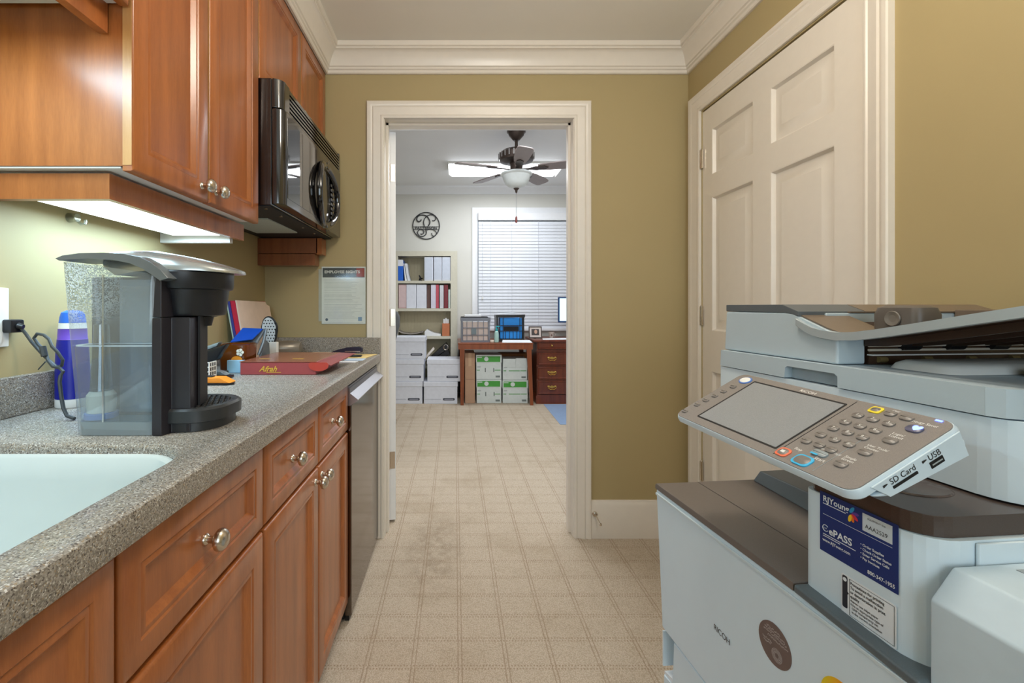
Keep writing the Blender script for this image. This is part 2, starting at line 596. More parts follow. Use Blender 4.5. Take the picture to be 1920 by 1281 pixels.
# door casings (profile of distance from the opening, projection from the wall)
cas = [(0, 0), (0, .010), (.006, .014), (.012, .014), (.016, .011), (.030, .014), (.050, .019), (.056, .016), (.062, .019), (.070, .022), (.080, .022), (.083, .018), (.083, 0)]
def casing(mb, x0, x1, z1, fn, z0=0.0, prof=cas):
    loops = []
    for cx, cz, dx, dz in ((x0, z0, -1, 0), (x0, z1, -1, 1), (x1, z1, 1, 1), (x1, z0, 1, 0)):
        loops.append([fn(cx + dx * o, cz + dz * o, h) for o, h in prof])
    return mb.loft(loops)
struct(casing(MB(), DX0 - .003, DX1 + .003, DZ, lambda x, z, h: (x, YF - h, z)), 'trim_3', M['trim'])
struct(casing(MB(), SY0 - .006, SY1 + .006, SZ + .006, lambda y, z, h: (XR - h, y, z)), 'trim_4', M['trim'])
b = MB()
b.box(DX0 - .012, YF - .002, 0, DX0, OY0 + .004, DZ).box(DX1, YF - .002, 0, DX1 + .012, OY0 + .004, DZ)
b.box(DX0 - .012, YF - .002, DZ, DX1 + .012, OY0 + .004, DZ + .012)
b.box(DX1 - .012, YF + .05, 0, DX1, YF + .085, DZ).box(DX0, YF + .05, 0, DX0 + .012, YF + .085, DZ).box(DX0, YF + .05, DZ - .012, DX1, YF + .085, DZ)
struct(b, 'trim_5', M['trim'])
struct(casing(MB(), DX0 - .003, DX1 + .003, DZ, lambda x, z, h: (x, OY0 + .004 + h, z)), 'trim_6', M['office_trim'])

t = thing('ceiling_lamp', 'kitchen ceiling lamp base above the aisle, out of the picture', 'lamp', (.30, .70, ZC))
MB().lathe([(.001, ZC - .001), (.10, ZC - .001), (.10, ZC - .03), (.06, ZC - .05), (.03, ZC - .07), (.001, ZC - .072)], (.30, .70, 0), seg=28).build('canopy', M['nickel'], t)

# baseboards
bb = [(0, 0), (.016, 0), (.016, .150), (.013, .158), (.013, .166), (.009, .172), (.007, .184), (0, .186)]
struct(sweep(MB(), bb, [((DX1 + .087, YF), (0, -1)), ((XR, YF), (0, -1))]), 'baseboard_front', M['trim'])
struct(sweep(MB(), bb, [((XR, SY0 - .09), (-1, 0)), ((XR, YB), (-1, 0))]), 'baseboard_right', M['trim'])
struct(sweep(MB(), bb, [((OL, OY1), (0, -1)), ((OR, OY1), (0, -1))]), 'baseboard_office', M['office_trim'])

# hinge shared by both doors: leaf plates and a knuckle barrel
def hinge_mb(x, y, z, dx, dy, h=.088):
    m = MB()
    m.cyl((x, y, z - h / 2), (x, y, z + h / 2), .0065, seg=10)
    m.cyl((x, y, z + h / 2), (x, y, z + h / 2 + .006), .005, .002, seg=10)
    m.hexa([(x - dx * .014 - dy * .003, y - dy * .014 - dx * .003, z - h / 2), (x + dx * .014 - dy * .003, y + dy * .014 - dx * .003, z - h / 2),
            (x + dx * .014 + dy * .003, y + dy * .014 + dx * .003, z - h / 2), (x - dx * .014 + dy * .003, y - dy * .014 + dx * .003, z - h / 2),
            (x - dx * .014 - dy * .003, y - dy * .014 - dx * .003, z + h / 2), (x + dx * .014 - dy * .003, y + dy * .014 - dx * .003, z + h / 2),
            (x + dx * .014 + dy * .003, y + dy * .014 + dx * .003, z + h / 2), (x - dx * .014 + dy * .003, y - dy * .014 + dx * .003, z + h / 2)])
    return m

def six_panel(root, w, h, mat, wall_t=.035):
    """Frame and six raised panels; front at local y = 0."""
    xs = [0, .076, .360, .459, .742, w]
    zs = [.010, .25, .855, 1.037, 1.644, 1.746, 1.954, h]
    f = MB()
    for a, c in ((0, 1), (2, 3), (4, 5)):
        f.box(xs[a], 0, .010, xs[c], wall_t, h)
    for a, c in ((0, 1), (2, 3), (4, 5), (6, 7)):
        for p, q in ((1, 2), (3, 4)):
            f.box(xs[p], 0, zs[a], xs[q], wall_t, zs[c])
    f.build('frame', mat, root)
    for p, q in ((1, 2), (3, 4)):
        for a, c in ((1, 2), (3, 4), (5, 6)):
            MB().rects(xs[p], zs[a], xs[q], zs[c], [(0, .030), (0, .0005), (.003, .001), (.010, .014), (.016, .015), (.052, .003), (.054, .003)]).build('panel', mat, root)

d1 = thing('door_1', 'closed white six-panel door behind the copier', None, (XR + .003, SY1, 0), -PI / 2, local=True, kind='structure')
six_panel(d1, .842, 2.058, M['trim'])
for z in (1.839, 1.105, .377):
    hinge_mb(-.002, -.006, z, 1, 0).build('hinge', M['nickel'], d1)
MB().lathe([(0, -.060), (.018, -.060), (.026, -.050), (.026, -.038), (.012, -.028), (.010, -.010), (.030, -.006), (.032, 0)], (.775, 0, .95), 'y').build('door_knob', M['nickel'], d1)
d2 = thing('door_2', 'white door swung open into the office, seen edge-on', None, (-.316, 2.428, 0), PI / 2 + math.radians(11), local=True, kind='structure')
f = MB().box(0, 0, .012, .90, .035, 2.078)
f.build('leaf', M['office_trim'], d2)
for z in (1.86, 1.09, .33):
    m = MB().box(-.002, .004, z - .045, .001, .030, z + .045)
    m.cyl((-.004, .033, z - .045), (-.004, .033, z + .045), .006, seg=10)
    m.build('hinge', M['nickel'], d2)

t = thing('door_stop', 'small nickel ball door stop on the white baseboard right of the doorway', 'door stop', (.690, 2.250, .125))
MB().lathe([(.006, -.014), (.012, -.010), (.0125, -.004), (.009, 0)], (.690, 2.250, .125), 'y').build('base', M['nickel'], t)
MB().cyl((.690, 2.238, .125), (.697, 2.180, .104), .003).build('rod', M['nickel'], t)
MB().lathe([(0, -.007), (.005, -.006), (.007, 0), (.005, .006), (0, .007)], (.697, 2.180, .104), 'y').build('tip', M['nickel'], t)

# ------------------------------------------------------------------ base cabinets (local x along the run, local -y to the aisle)
DOOR = [(0, 0), (0, -.015), (.002, -.018), (.006, -.020), (.046, -.020), (.0485, -.0175), (.052, -.019), (.056, -.019), (.060, -.0155), (.066, -.010)]
DRAW = [(0, 0), (0, -.015), (.002, -.018), (.006, -.020), (.034, -.020), (.0365, -.0175), (.040, -.019), (.044, -.019), (.048, -.0155), (.054, -.010)]
knob_prof = [(0, -.0365), (.006, -.0360), (.0115, -.0340), (.0160, -.0300), (.0178, -.0250), (.0165, -.0200), (.0120, -.0165), (.0068, -.0140), (.0056, -.0110), (.0056, -.0060), (.0085, -.0035), (.0098, -.0012), (.0098, 0)]
KNOB = {}
def knob(parent, x, y, z):
    if 'm' not in KNOB:
        KNOB['m'] = MB().lathe(knob_prof, (0, 0, 0), 'y', 18).build('knob', M['nickel'], parent)
        KNOB['m'].location = (x, y, z)
        return KNOB['m']
    return copy_part(KNOB['m'], parent, loc=(x, y, z))

def base_cabinet(y0, w, cols, label):
    t = thing('base_cabinet', label, 'cabinet', (-.405, y0, 0), PI / 2, local=True)
    c = MB()
    c.box(0, 0, .085, .018, .53, .874).box(w - .018, 0, .085, w, .53, .874).box(.018, .02, .085, w - .018, .53, .103).box(.018, .515, .103, w - .018, .53, .874)
    c.box(.018, 0, .085, w - .018, .02, .10).box(.018, 0, .862, w - .018, .02, .874).box(.018, 0, .685, w - .018, .02, .705)
    for x0, x1, kx in cols[1:]:
        c.box(x0 - .012, .001, .10, x0 + .010, .019, .862)
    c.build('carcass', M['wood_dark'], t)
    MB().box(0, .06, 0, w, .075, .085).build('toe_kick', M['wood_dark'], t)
    for x0, x1, kx in cols:
        d = MB().rects(x0, .703, x1, .868, DRAW).build('drawer_front', M['wood'], t)
        knob(d, (x0 + x1) / 2, -.010, .779)
        d = MB().rects(x0, .080, x1, .694, DOOR).build('door', M['wood'], t)
        knob(d, kx, -.019, .662)
    return t
base_cabinet(.122, .798, [(.004, .397, .36), (.402, .795, .44)], 'wooden sink base cabinet nearest the camera, under the white basin')
base_cabinet(.922, .722, [(.003, .363, .335), (.368, .719, .394)], 'wooden base cabinet with two small drawers beside the dishwasher')

# ------------------------------------------------------------------ dishwasher
t = thing('dishwasher', 'stainless steel dishwasher at the end of the counter by the doorway', 'dishwasher', (-.65, 1.945, 0))
MB().box(-.93, 1.652, .012, -.402, 2.238, .872).build('body', M['black'], t)
MB().box(-.402, 1.655, .022, -.376, 2.236, .79, .003).build('door', M['steel'], t)
MB().prism([(-.402, .870), (-.388, .870), (-.387, .852), (-.383, .850), (-.381, .832), (-.352, .809), (-.354, .804), (-.382, .787), (-.402, .787)], 'xz', 1.655, 2.236).build('handle', M['steel_light'], t)
MB().box(-.401, 1.660, .002, -.386, 2.232, .021).build('kick_plate', M['black'], t)
MB().box(-.4015, 1.660, .858, -.3855, 2.232, .8715).build('vent_strip', M['black_matt'], t)

# ------------------------------------------------------------------ countertop with the sink cut-out
CZ = .916
t = thing('countertop', 'long speckled grey worktop along the left wall', 'countertop', (-.65, 1.15, CZ))
hole = rrect(-.86, .16, -.433, .768, .035, 6)
def slab():
    m = MB()
    bm = m.bm
    outer = [(-.946, .06), (-.367, .06), (-.367, 2.244), (-.946, 2.264)]
    def ring(pts, z):
        v = [bm.verts.new((x, y, z)) for x, y in pts]
        return v, [bm.edges.new((v[i], v[(i + 1) % len(v)])) for i in range(len(v))]
    def off(pts, d, cx, cy):
        out = []
        for x, y in pts:
            out.append((x + (d if x > cx else -d), y + (d if y > cy else -d)))
        return out
    # top face, with softly rounded front and hole edges
    o_top = [(-.946, .06), (-.3735, .06), (-.3735, 2.244), (-.946, 2.264)]
    ov, oe = ring(o_top, CZ)
    hv, he = ring(rrect(-.868, .152, -.425, .776, .098, 8), CZ)
    bmesh.ops.triangle_fill(bm, edges=oe + he, use_beauty=True)
    prev = ov
    for dx, z in ((.3705, CZ - .0008), (.3680, CZ - .0025), (.367, CZ - .0055), (.367, CZ - .034), (.369, CZ - .040)):
        cur = [bm.verts.new(p) for p in ((-.946, .06, z), (-dx, .06, z), (-dx, 2.244, z), (-.946, 2.264, z))]
        for i in range(4):
            bm.faces.new((prev[i], prev[(i + 1) % 4], cur[(i + 1) % 4], cur[i]))
        prev = cur
    low = prev
    prevh = hv
    for i_, z in ((.003, CZ - .0015), (.006, CZ - .004), (.008, CZ - .009), (.008, CZ - .040)):
        cur = [bm.verts.new((x, y, z)) for x, y in rrect(-.868 + i_, .152 + i_, -.425 - i_, .776 - i_, .098 - i_, 8)]
        n = len(cur)
        for i in range(n):
            bm.faces.new((prevh[i], prevh[(i + 1) % n], cur[(i + 1) % n], cur[i]))
        prevh = cur
    e1 = [bm.edges.get((low[i], low[(i + 1) % 4])) for i in range(4)]
    n = len(prevh)
    e2 = [bm.edges.get((prevh[i], prevh[(i + 1) % n])) for i in range(n)]
    bmesh.ops.triangle_fill(bm, edges=e1 + e2, use_beauty=True)
    return m
slab().build('slab', M['granite'], t)
MB().box(-.9455, .06, CZ, -.926, 2.224, 1.000, .003).build('backsplash', M['granite'], t)
MB().prism([(-.926, 2.224), (-.367, 2.224), (-.367, 2.2435), (-.437, 2.2435), (-.437, 2.2655), (-.9455, 2.2655), (-.9455, 2.2245)], 'xy', CZ, .996, .002).build('backsplash', M['granite'], t)

sk = []
for i_, z, r in ((.0005, .8995, .090), (.004, .899, .088), (.008, .894, .086), (.012, .86, .084), (.020, .74, .08), (.035, .715, .07), (.07, .706, .05)):
    sk.append([(x, y, z) for x, y in rrect(-.86 + i_, .16 + i_, -.433 - i_, .768 - i_, r, 8)])
o = MB().loft(sk, False, True).build('sink', M['sink'])
tag(o, 'white undermount sink bowl set into the speckled worktop', 'sink')
MB().lathe([(.042, .0), (.040, .003), (.030, .001), (.0, .0005)], (-.66, .40, .7062), 'z').build('drain', M['nickel'], o)
o = MB().box(-.922, .798, CZ + .0010, -.844, .836, CZ + .034, .008, 3).build('sponge', PM('blue_sponge', (40, 120, 205), .8))
tag(o, 'bright blue sponge on the worktop at the left picture edge', 'sponge')

# ------------------------------------------------------------------ wall cabinets
def wall_cabinet(y0, w, z0, doors, label):
    t = thing('wall_cabinet', label, 'cabinet', (-.660, y0, z0), PI / 2, local=True)
    h = 2.305 - z0
    MB().box(0, 0, 0, w, .285, h).build('carcass', M['wood'], t)
    MB().box(.003, .006, -.004, w - .003, .283, -.0005).build('bottom_panel', M['white'], t, 'pale laminate underside')
    for x0, x1, kx in doors:
        d = MB().rects(x0, -.010, x1, h - .006, DOOR).build('door', M['wood'], t)
        knob(d, kx, -.019, .026)
        MB().box(x0 - .0012, -.0185, .001, x0 - .0002, -.0005, h - .007).build('pale_edge_strip', M['wood_edge'], d, 'paler door edge')  # thin strip along the door edge, paler than the door
    return t
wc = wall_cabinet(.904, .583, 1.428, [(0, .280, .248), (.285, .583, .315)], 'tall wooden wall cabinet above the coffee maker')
r = MB()
r.box(.036, .040, -.062, .605, .055, -.010)
r.box(.018, .040, -.062, .036, .285, -.010)
r.build('light_rail', M['wood'], wc)
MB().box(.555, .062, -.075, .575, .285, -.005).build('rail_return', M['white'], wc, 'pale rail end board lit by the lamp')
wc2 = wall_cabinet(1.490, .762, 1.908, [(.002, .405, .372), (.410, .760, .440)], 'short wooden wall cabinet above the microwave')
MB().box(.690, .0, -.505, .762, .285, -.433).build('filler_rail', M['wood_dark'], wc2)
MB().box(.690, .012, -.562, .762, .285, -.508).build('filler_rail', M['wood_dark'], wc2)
MB().box(.690, -.022, -.509, .762, .005, -.4325).build('filler_rail', M['wood'], wc2)
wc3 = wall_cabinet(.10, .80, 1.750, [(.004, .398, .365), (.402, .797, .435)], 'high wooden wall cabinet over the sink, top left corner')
MB().box(.0, .026, -.062, .799, .044, -.004).build('light_rail', M['wood'], wc3)

# under-cabinet lamp
t = thing('under_cabinet_lamp', 'lit white strip lamp under the tall wall cabinet', 'lamp', (-.80, 1.18, 1.40))
MB().prism([(-.905, 1.42), (-.905, 1.385), (-.89, 1.374), (-.735, 1.374), (-.725, 1.385), (-.725, 1.42)], 'xz', .955, 1.44).build('housing', M['white'], t)
MB().box(-.885, .965, 1.3715, -.74, 1.43, 1.374).build('diffuser', M['diffuser'], t, 'glowing white diffuser')

t = thing('sink_lamp', 'lit white strip lamp under the high cabinet over the sink', 'lamp', (-.80, .50, 1.72))
MB().prism([(-.90, 1.7455), (-.90, 1.712), (-.885, 1.700), (-.715, 1.700), (-.705, 1.712), (-.705, 1.7455)], 'xz', .20, .80).build('housing', M['white'], t)
MB().box(-.88, .21, 1.6975, -.72, .79, 1.6998).build('diffuser', M['diffuser'], t, 'glowing white diffuser')

o = MB()
o.cyl((-.946, 1.116, 1.366), (-.925, 1.116, 1.366), .012, .010)
o.tube([(-.930, 1.116, 1.362), (-.918, 1.118, 1.350), (-.912, 1.122, 1.352), (-.912, 1.124, 1.362)], .0035)
o = o.build('wall_hook', see_through('clear_plastic', (.85, .9, .9, 1), .2))
tag(o, 'tiny clear plastic hook on the wall under the lit cabinet', 'hook')

# ------------------------------------------------------------------ microwave over the counter
t = thing('microwave', 'black over-the-counter microwave under the short wall cabinet', 'microwave', (-.76, 1.87, 1.478))
MB().box(-.945, 1.494, 1.482, -.602, 2.246, 1.900, .004).build('case', M['black_gloss'], t)
def bulge(y0, y1, x0, xf, r=.028, n=5, left=True, right=True):
    p = [(x0, y0)]
    if left:
        p += [(xf - r + r * math.sin(a), y0 + r - r * math.cos(a)) for a in [PI / 2 * k / n for k in range(n + 1)]]
    else:
        p += [(xf, y0)]
    if right:
        p += [(xf - r + r * math.cos(a), y1 - r + r * math.sin(a)) for a in [PI / 2 * k / n for k in range(n + 1)]]
    else:
        p += [(xf, y1)]
    return p + [(x0, y1)]
MB().prism(bulge(1.494, 2.030, -.601, -.562, right=False), 'xy', 1.486, 1.800, .003).build('door', M['black_gloss'], t)
MB().prism(bulge(2.033, 2.246, -.601, -.562, .016, left=False), 'xy', 1.486, 1.800, .003).build('control_panel', M['black_gloss'], t)
MB().box(-.5625, 1.530, 1.512, -.5608, 1.845, 1.782, .0006).build('window', M['mirror_black'], t)
f = MB()
f.prism(bulge(1.494, 1.565, -.601, -.568, right=False), 'xy', 1.803, 1.898, .002)
f.box(-.601, 2.228, 1.803, -.568, 2.246, 1.898, .002).box(-.601, 1.565, 1.803, -.590, 2.228, 1.898).box(-.601, 1.565, 1.890, -.574, 2.228, 1.898)
f.build('vent_frame', M['black_gloss'], t)
for k in range(6):
    z = 1.806 + .0142 * k
    MB().hexa([(-.590, 1.565, z + .006), (-.568, 1.565, z), (-.568, 2.228, z), (-.590, 2.228, z + .006),
               (-.590, 1.565, z + .013), (-.568, 1.565, z + .007), (-.568, 2.228, z + .007), (-.590, 2.228, z + .013)]).build('vent_slat', M['black_gloss'], t)
pts = []
for k in range(40):
    a = 2 * PI * k / 40
    pts.append((-.545 - .016 * abs(math.sin(a)) ** 3, 1.972 + .140 * math.cos(a), 1.628 + .128 * math.sin(a)))
hm = MB()
n = len(pts)
loops = []
for k in range(n + 1):
    a = 2 * PI * (k % n) / n
    x, y, z = pts[k % n]
    wd = .011 + .006 * abs(math.sin(a))
    oy, oz = math.cos(a), math.sin(a)
    loops.append([(x + .013 * math.cos(q), y + oy * wd * math.sin(q), z + oz * wd * math.sin(q)) for q in [2 * PI * j / 10 for j in range(10)]])
hm.loft(loops, False, False)
for a in (PI / 2, -PI / 2):
    y, z = 1.972, 1.628 + .128 * math.sin(a)
    hm.box(-.564, y - .014, z - .012, -.548, y + .014, z + .012)
hm.build('handle', M['black_gloss'], t)
kp = MB()
for i in range(3):
    for j in range(8):
        kp.box(-.5615, 2.062 + i * .026, 1.545 + j * .021, -.5607, 2.078 + i * .026, 1.556 + j * .021)
kp.build('keypad', PM('keypad_grey', (120, 120, 122), .5), t)
MB().box(-.93, 1.50, 1.4785, -.61, 2.24, 1.4815).build('underside', M['black_matt'], t)
g = MB().box(-.88, 1.70, 1.474, -.70, 2.02, 1.4785)
g.build('grease_filter', PM('filter_mesh', (176, 184, 176), .6, var=.2, nscale=600), t)
for y in (1.53, 1.66, 1.90, 2.05):
    MB().lathe([(.006, -.003), (.006, 0)], (-.635, y, 1.4785), 'z', 10).build('screw', M['nickel'], t)

# ------------------------------------------------------------------ coffee maker
t = thing('coffee_maker', 'black and silver single-cup coffee maker with clear water tank behind the sink', 'coffee maker', (-.60, .89, CZ))
tank_m = see_through('clear_tank', (.90, .94, .96, 1), .05, .05, frost=(.19, .25))
def tank_loops(ins, zs):
    out = []
    for z in zs:
        k = (z - .918) / .307
        x0, x1 = -.684 - .022 * k + ins, -.5345 + .010 * k - ins
        y0, y1 = .813 - .006 * k + ins, .876 + .004 * k - ins
        out.append([(x, y, z) for x, y in rrect(x0, y0, x1, y1, .022 - ins * .5, 5)])
    return out
zs = [.9175, .95, 1.0, 1.08, 1.16, 1.19]
rim = [(x, y, 1.228 if x < -.63 else 1.228 - .032 * ((x + .63) / .105) ** 2) for x, y, z in tank_loops(0, [1.225])[0]]
tank = MB().loft(tank_loops(0, zs) + [rim], False, False).build('water_tank', tank_m, t, 'clear water tank')
MB().loft(tank_loops(.003, [.9168, .940, .9405])).build('tank_base', PM('smoky_grey_plastic', (128, 138, 142), .3), t)
MB().loft(tank_loops(.004, [.942, 1.0, 1.076])).build('water', see_through('water', (.80, .875, .93, 1), .05, .02), t, 'water half filling the tank')
MB().box(-.648, .8795, .945, -.545, .8825, 1.20).build('tank_haze_plate', PM('tank_haze_grey', (150, 160, 166), .4), t, 'grey plate added for the haze seen in the tank')  # added plate; its grey stands for haze and reflections in the tank
MB().loft([[(x, y, z) for x, y in rrect(-.694 + i, .812 + i, -.5325 - i, .877 - i, .02, 5)] for i, z in ((.0035, 1.0762), (.0035, 1.0785), (.0075, 1.0770))], False, False).build('water_edge_glint', PM('glint_pale', (210, 220, 226), .15), t, 'painted highlight along the edge of the water')  # highlight on the water surface put in as a pale ring
MB().box(-.628, .8095, .942, -.625, .8115, 1.205).build('tank_rib', see_through('rib_plastic', (.85, .9, .92, 1), .5, .2), t)
MB().lathe([(.020, .9415), (.026, .9425), (.026, .952), (.022, .953)], (-.668 + .012, .845, 0), 'z').build('filter_base', PM('filter_blue', (88, 128, 196), .5), t)
MB().lathe([(.022, .9535), (.023, .985), (.018, .992), (.004, .993)], (-.656, .845, 0), 'z').build('filter', PM('filter_cream', (226, 222, 206), .7), t)
MB().lathe([(.018, .993), (.015, 1.04), (.012, 1.115), (.004, 1.118)], (-.656, .845, 0), 'z').build('filter_tube', see_through('filter_tube_plastic', (.82, .86, .9, 1), .2), t)
up = [(104, 485), (118, 479), (150, 475), (195, 474), (232, 476), (262, 481), (285, 492), (302, 506), (318, 522)]
lo = [(300, 527), (288, 515), (270, 503), (245, 494), (215, 488), (170, 485), (112, 489)]
MB().prism([at(x, y, .805) for x, y in up + lo], 'xz', .803, .886, .0015).build('tank_lid', PM('lid_dark_grey', (112, 116, 118), .28, metal=.4), t)
# black body
zt = 1.2
MB().prism([(-.706, .884), (-.545, .884), (-.5415, .812), (-.524, .812), (-.521, .836), (-.487, .838), (-.492, .87), (-.503, .915), (-.52, .955), (-.56, .985), (-.70, .985)],
           'xy', .9168, 1.128, .002).build('body', PM('coffee_black', (40, 38, 44), .3, var=.05), t)
MB().prism([(-.706, .884), (-.545, .884), (-.5415, .812), (-.524, .812), (-.522, .850), (-.56, .985), (-.70, .985)], 'xy', 1.1285, 1.205, .002).build('upper_body', PM('coffee_black', (40, 38, 44)), t)
MB().prism([(-.4905, .868), (-.486, .8685), (-.490, .885), (-.499, .918), (-.503, .917)], 'xy', .96, 1.13).build('front_seam', M['black_matt'], t)
head = [[(-.5185 + r * 1.13 * math.cos(a), .908 + r * 1.38 * math.sin(a), z) for a in [2 * PI * k / 32 for k in range(32)]]
        for r, z in ((.038, 1.1295), (.046, 1.131), (.0475, 1.136), (.0520, 1.180), (.0575, 1.182), (.059, 1.186), (.060, 1.212), (.058, 1.215))]
MB().loft(head).build('brew_head', PM('coffee_black2', (30, 31, 35), .35), t)
MB().lathe([(.018, 1.110), (.022, 1.127), (.03, 1.1285)], (-.505, .908, 0), 'z').build('spout', M['black'], t)
secs = []
for x, zt_, zb, hw in ((-.672, 1.248, 1.232, .040), (-.655, 1.2545, 1.222, .060), (-.625, 1.2565, 1.206, .072), (-.580, 1.256, 1.212, .080), (-.520, 1.2455, 1.2155, .080), (-.470, 1.233, 1.2145, .069), (-.440, 1.2235, 1.213, .046), (-.426, 1.219, 1.2125, .020)):
    hh = zt_ - zb
    secs.append([(x, .908 + hw * p, zb + hh * q) for p, q in ((-1, 0), (-1, .30), (-.93, .62), (-.72, .90), (-.3, 1.0), (.3, 1.0), (.72, .90), (.93, .62), (1, .30), (1, 0))])
MB().loft(secs).build('lid', PM('lid_silver', (176, 180, 178), .26, metal=.7), t)
def tray(i):
    return [(x, y) for x, y in rrect(-.556 + i, .828 + i, -.440 - i, .985 - i, [.060, .012, .012, .060], 8)]
b = MB()
b.loft([[(x, y, z) for x, y in tray(i)] for i, z in ((.008, .9168), (.008, .932), (.0, .935), (.0, .956), (.004, .960), (.014, .960), (.016, .956))])
b.build('drip_tray', PM('tray_black', (44, 46, 48), .34), t)
g = MB()
for i in range(8):
    for j in range(10):
        x, y = -.534 + i * .0105 + (j % 2) * .005, .850 + j * .0122
        if ((x + .496) / .046) ** 2 + ((y - .905) / .066) ** 2 < 1:
            g.lathe([(.0042, .956), (.0042, .959), (.0032, .9605), (.0012, .9605)], (x, y, 0), 'z', 6)
g.build('drip_grate', PM('grate_black', (30, 30, 31), .45), t)
o_plug = MB().box(-.944, .945, 1.093, -.921, .975, 1.121, .004)
o_plug.cyl((-.921, .96, 1.107), (-.912, .962, 1.105), .007, .005)
o_plug.build('plug', M['black'], t)
cc = PM('cord_grey', (58, 62, 64), .4)
c = MB()
P = lambda x, y, Y: (at(x, y, Y)[0], Y, at(x, y, Y)[1])
c.tube([P(38, 613, .962), P(48, 625, .968), P(60, 642, .972), P(76, 660, .972), P(92, 676, .97), P(106, 688, .965), P(116, 686, .96), P(118, 675, .956), P(108, 660, .954), P(98, 650, .955), P(92, 636, .958), P(82, 628, .962), P(70, 626, .966), P(64, 634, .968), P(72, 646, .968), P(86, 660, .965), P(90, 676, .96), P(100, 688, .955), P(112, 690, .952), P(119, 697, .948), P(114, 704, .944)], .0032)
c.tube([P(114, 704, .944), P(112, 716, .940), P(115, 742, .936), P(119, 765, .932), P(126, 780, .928), P(140, 785, .925)], .0036)
c.tube([P(80, 650, .962), P(84, 668, .960)], .006)
c.tube([P(86, 678, .964), P(72, 693, .968)], .0012)
c.build('cord', cc, t)

t = thing('wall_outlet', 'white wall outlet plate with a black plug at the left picture edge', 'outlet', (-.946, .925, 1.06))
MB().box(-.9458, .882, 1.064, -.940, .960, 1.187, .002).build('plate', M['white'], t)
for z in (1.085, 1.145):
    MB().prism(rrect(.900, z - .016, .942, z + .016, .010, 4), 'yz', -.9395, -.9375).build('socket', M['white'], t)

t = thing('spray_can', 'tall dark blue can with white and purple bands against the backsplash', 'can', (-.892, 1.062, CZ))
C0 = (-.892, 1.062, 0)
MB().lathe([(.031, .9165), (.0325, .919), (.0325, .934), (.0325, .936)], C0).build('base_ring', M['white'], t, 'white base ring')
MB().lathe([(.0322, .9365), (.0322, 1.00), (.031, 1.04), (.0285, 1.071)], C0).build('body', PM('can_blue', (22, 30, 150), .3), t)
MB().lathe([(.0287, 1.0715), (.0278, 1.0735), (.0268, 1.096), (.027, 1.0965)], C0).build('purple_band', PM('can_purple', (112, 78, 196), .35), t, 'purple band')
MB().lathe([(.0265, 1.097), (.0255, 1.110)], C0).build('white_band', M['white'], t, 'white band')
MB().lathe([(.0252, 1.1105), (.0235, 1.124), (.021, 1.134), (.012, 1.139), (.002, 1.1395)], C0).build('cap', PM('can_cap_blue', (38, 104, 206), .35), t, 'lighter blue cap')

# ------------------------------------------------------------------ clutter on the worktop
def leaning(name, x0, x1, y0, y1, z1, mat, label, group):
    m = MB().hexa([(x0 + .045, y0, CZ + .001), (x1 + .045, y0, CZ + .001), (x1 + .045, y1, CZ + .001), (x0 + .045, y1, CZ + .001),
                   (x0, y0, z1), (x1, y0, z1), (x1, y1, z1), (x0, y1, z1)], .001, 1)
    return tag(m.build(name, mat), label, 'folder', group)
leaning('file_folder', -.9425, -.9365, 1.872, 2.15, 1.166, PM('folder_pale_green', (176, 196, 186), .7), 'pale green folder leaning nearest the wall behind the blue one', None)
leaning('file_folder', -.9355, -.9255, 1.870, 2.16, 1.170, PM('folder_navy', (52, 56, 140), .6), 'navy blue folder leaning between pale green and red ones', None)
leaning('file_folder', -.9245, -.9035, 1.870, 2.17, 1.172, PM('folder_red', (196, 30, 62), .5), 'bright red folder leaning against the left wall', None)
m = MB()
m.prism([(1.868, CZ + .001), (2.19, CZ + .001), (2.19, 1.150), (2.16, 1.158), (2.15, 1.170), (1.868, 1.174)], 'yz', -.9025, -.8965)
m.xform(Matrix.Translation((-.90, 0, CZ)) @ Matrix(((1, 0, -.176, 0), (0, 1, 0, 0), (0, 0, 1, 0), (0, 0, 0, 1))) @ Matrix.Translation((.90 + .0, 0, -CZ)) @ Matrix.Translation((.0455, 0, 0)))
tag(m.build('file_folder', PM('folder_buff', (226, 202, 184), .75)), 'buff manila folder leaning in front of the red one', 'folder')

t = thing('sweets_box', 'flat red cardboard sweets box with gold script lying on the worktop', 'box', (-.60, 1.70, CZ))
red = PM('box_red', (146, 60, 60), .35)
MB().box(-.729, 1.545, CZ + .0005, -.472, 1.858, CZ + .042, .0012, 1).build('tray', PM('box_red_side', (154, 68, 68), .4), t)
MB().box(-.731, 1.543, CZ + .0425, -.470, 1.860, CZ + .0455, .001, 1).build('lid', PM('box_top', (140, 82, 62), .22), t, 'glossy brownish red lid')
f = MB()
f.hexa([(-.470, 1.545, CZ + .0425), (-.422, 1.552, CZ + .030), (-.405, 1.86, CZ + .040), (-.470, 1.86, CZ + .0425),
        (-.470, 1.545, CZ + .0445), (-.422, 1.552, CZ + .032), (-.405, 1.86, CZ + .042), (-.470, 1.86, CZ + .0445)])
f.build('flap', red, t)
ear = [(0, 0)] + [(-.052 * math.sin(a) * .55 - .006, -.034 * (1 - math.cos(a)) * .5) for a in [PI * k / 10 for k in range(1, 10)]] + [(.040, -.030), (.012, 0)]
MB().prism([(x, min(z, CZ + .0425)) for x, z in ellipse(-.462, CZ + .032, .034, .019, 28)], 'xz', 1.541, 1.5425).build('side_ear', PM('box_ear', (178, 62, 48), .4), t)
g = MB()
text_into(g, 'Afrah', .026, front_mat(-.664, 1.5435, CZ + .012), shear=.45, bold=.0006)
g.box(-.640, 1.5434, CZ + .008, -.590, 1.5436, CZ + .0095)
for k in range(2):
    g.box(-.70 + k * .12, 1.62, CZ + .0456, -.66 + k * .12, 1.635, CZ + .0458)
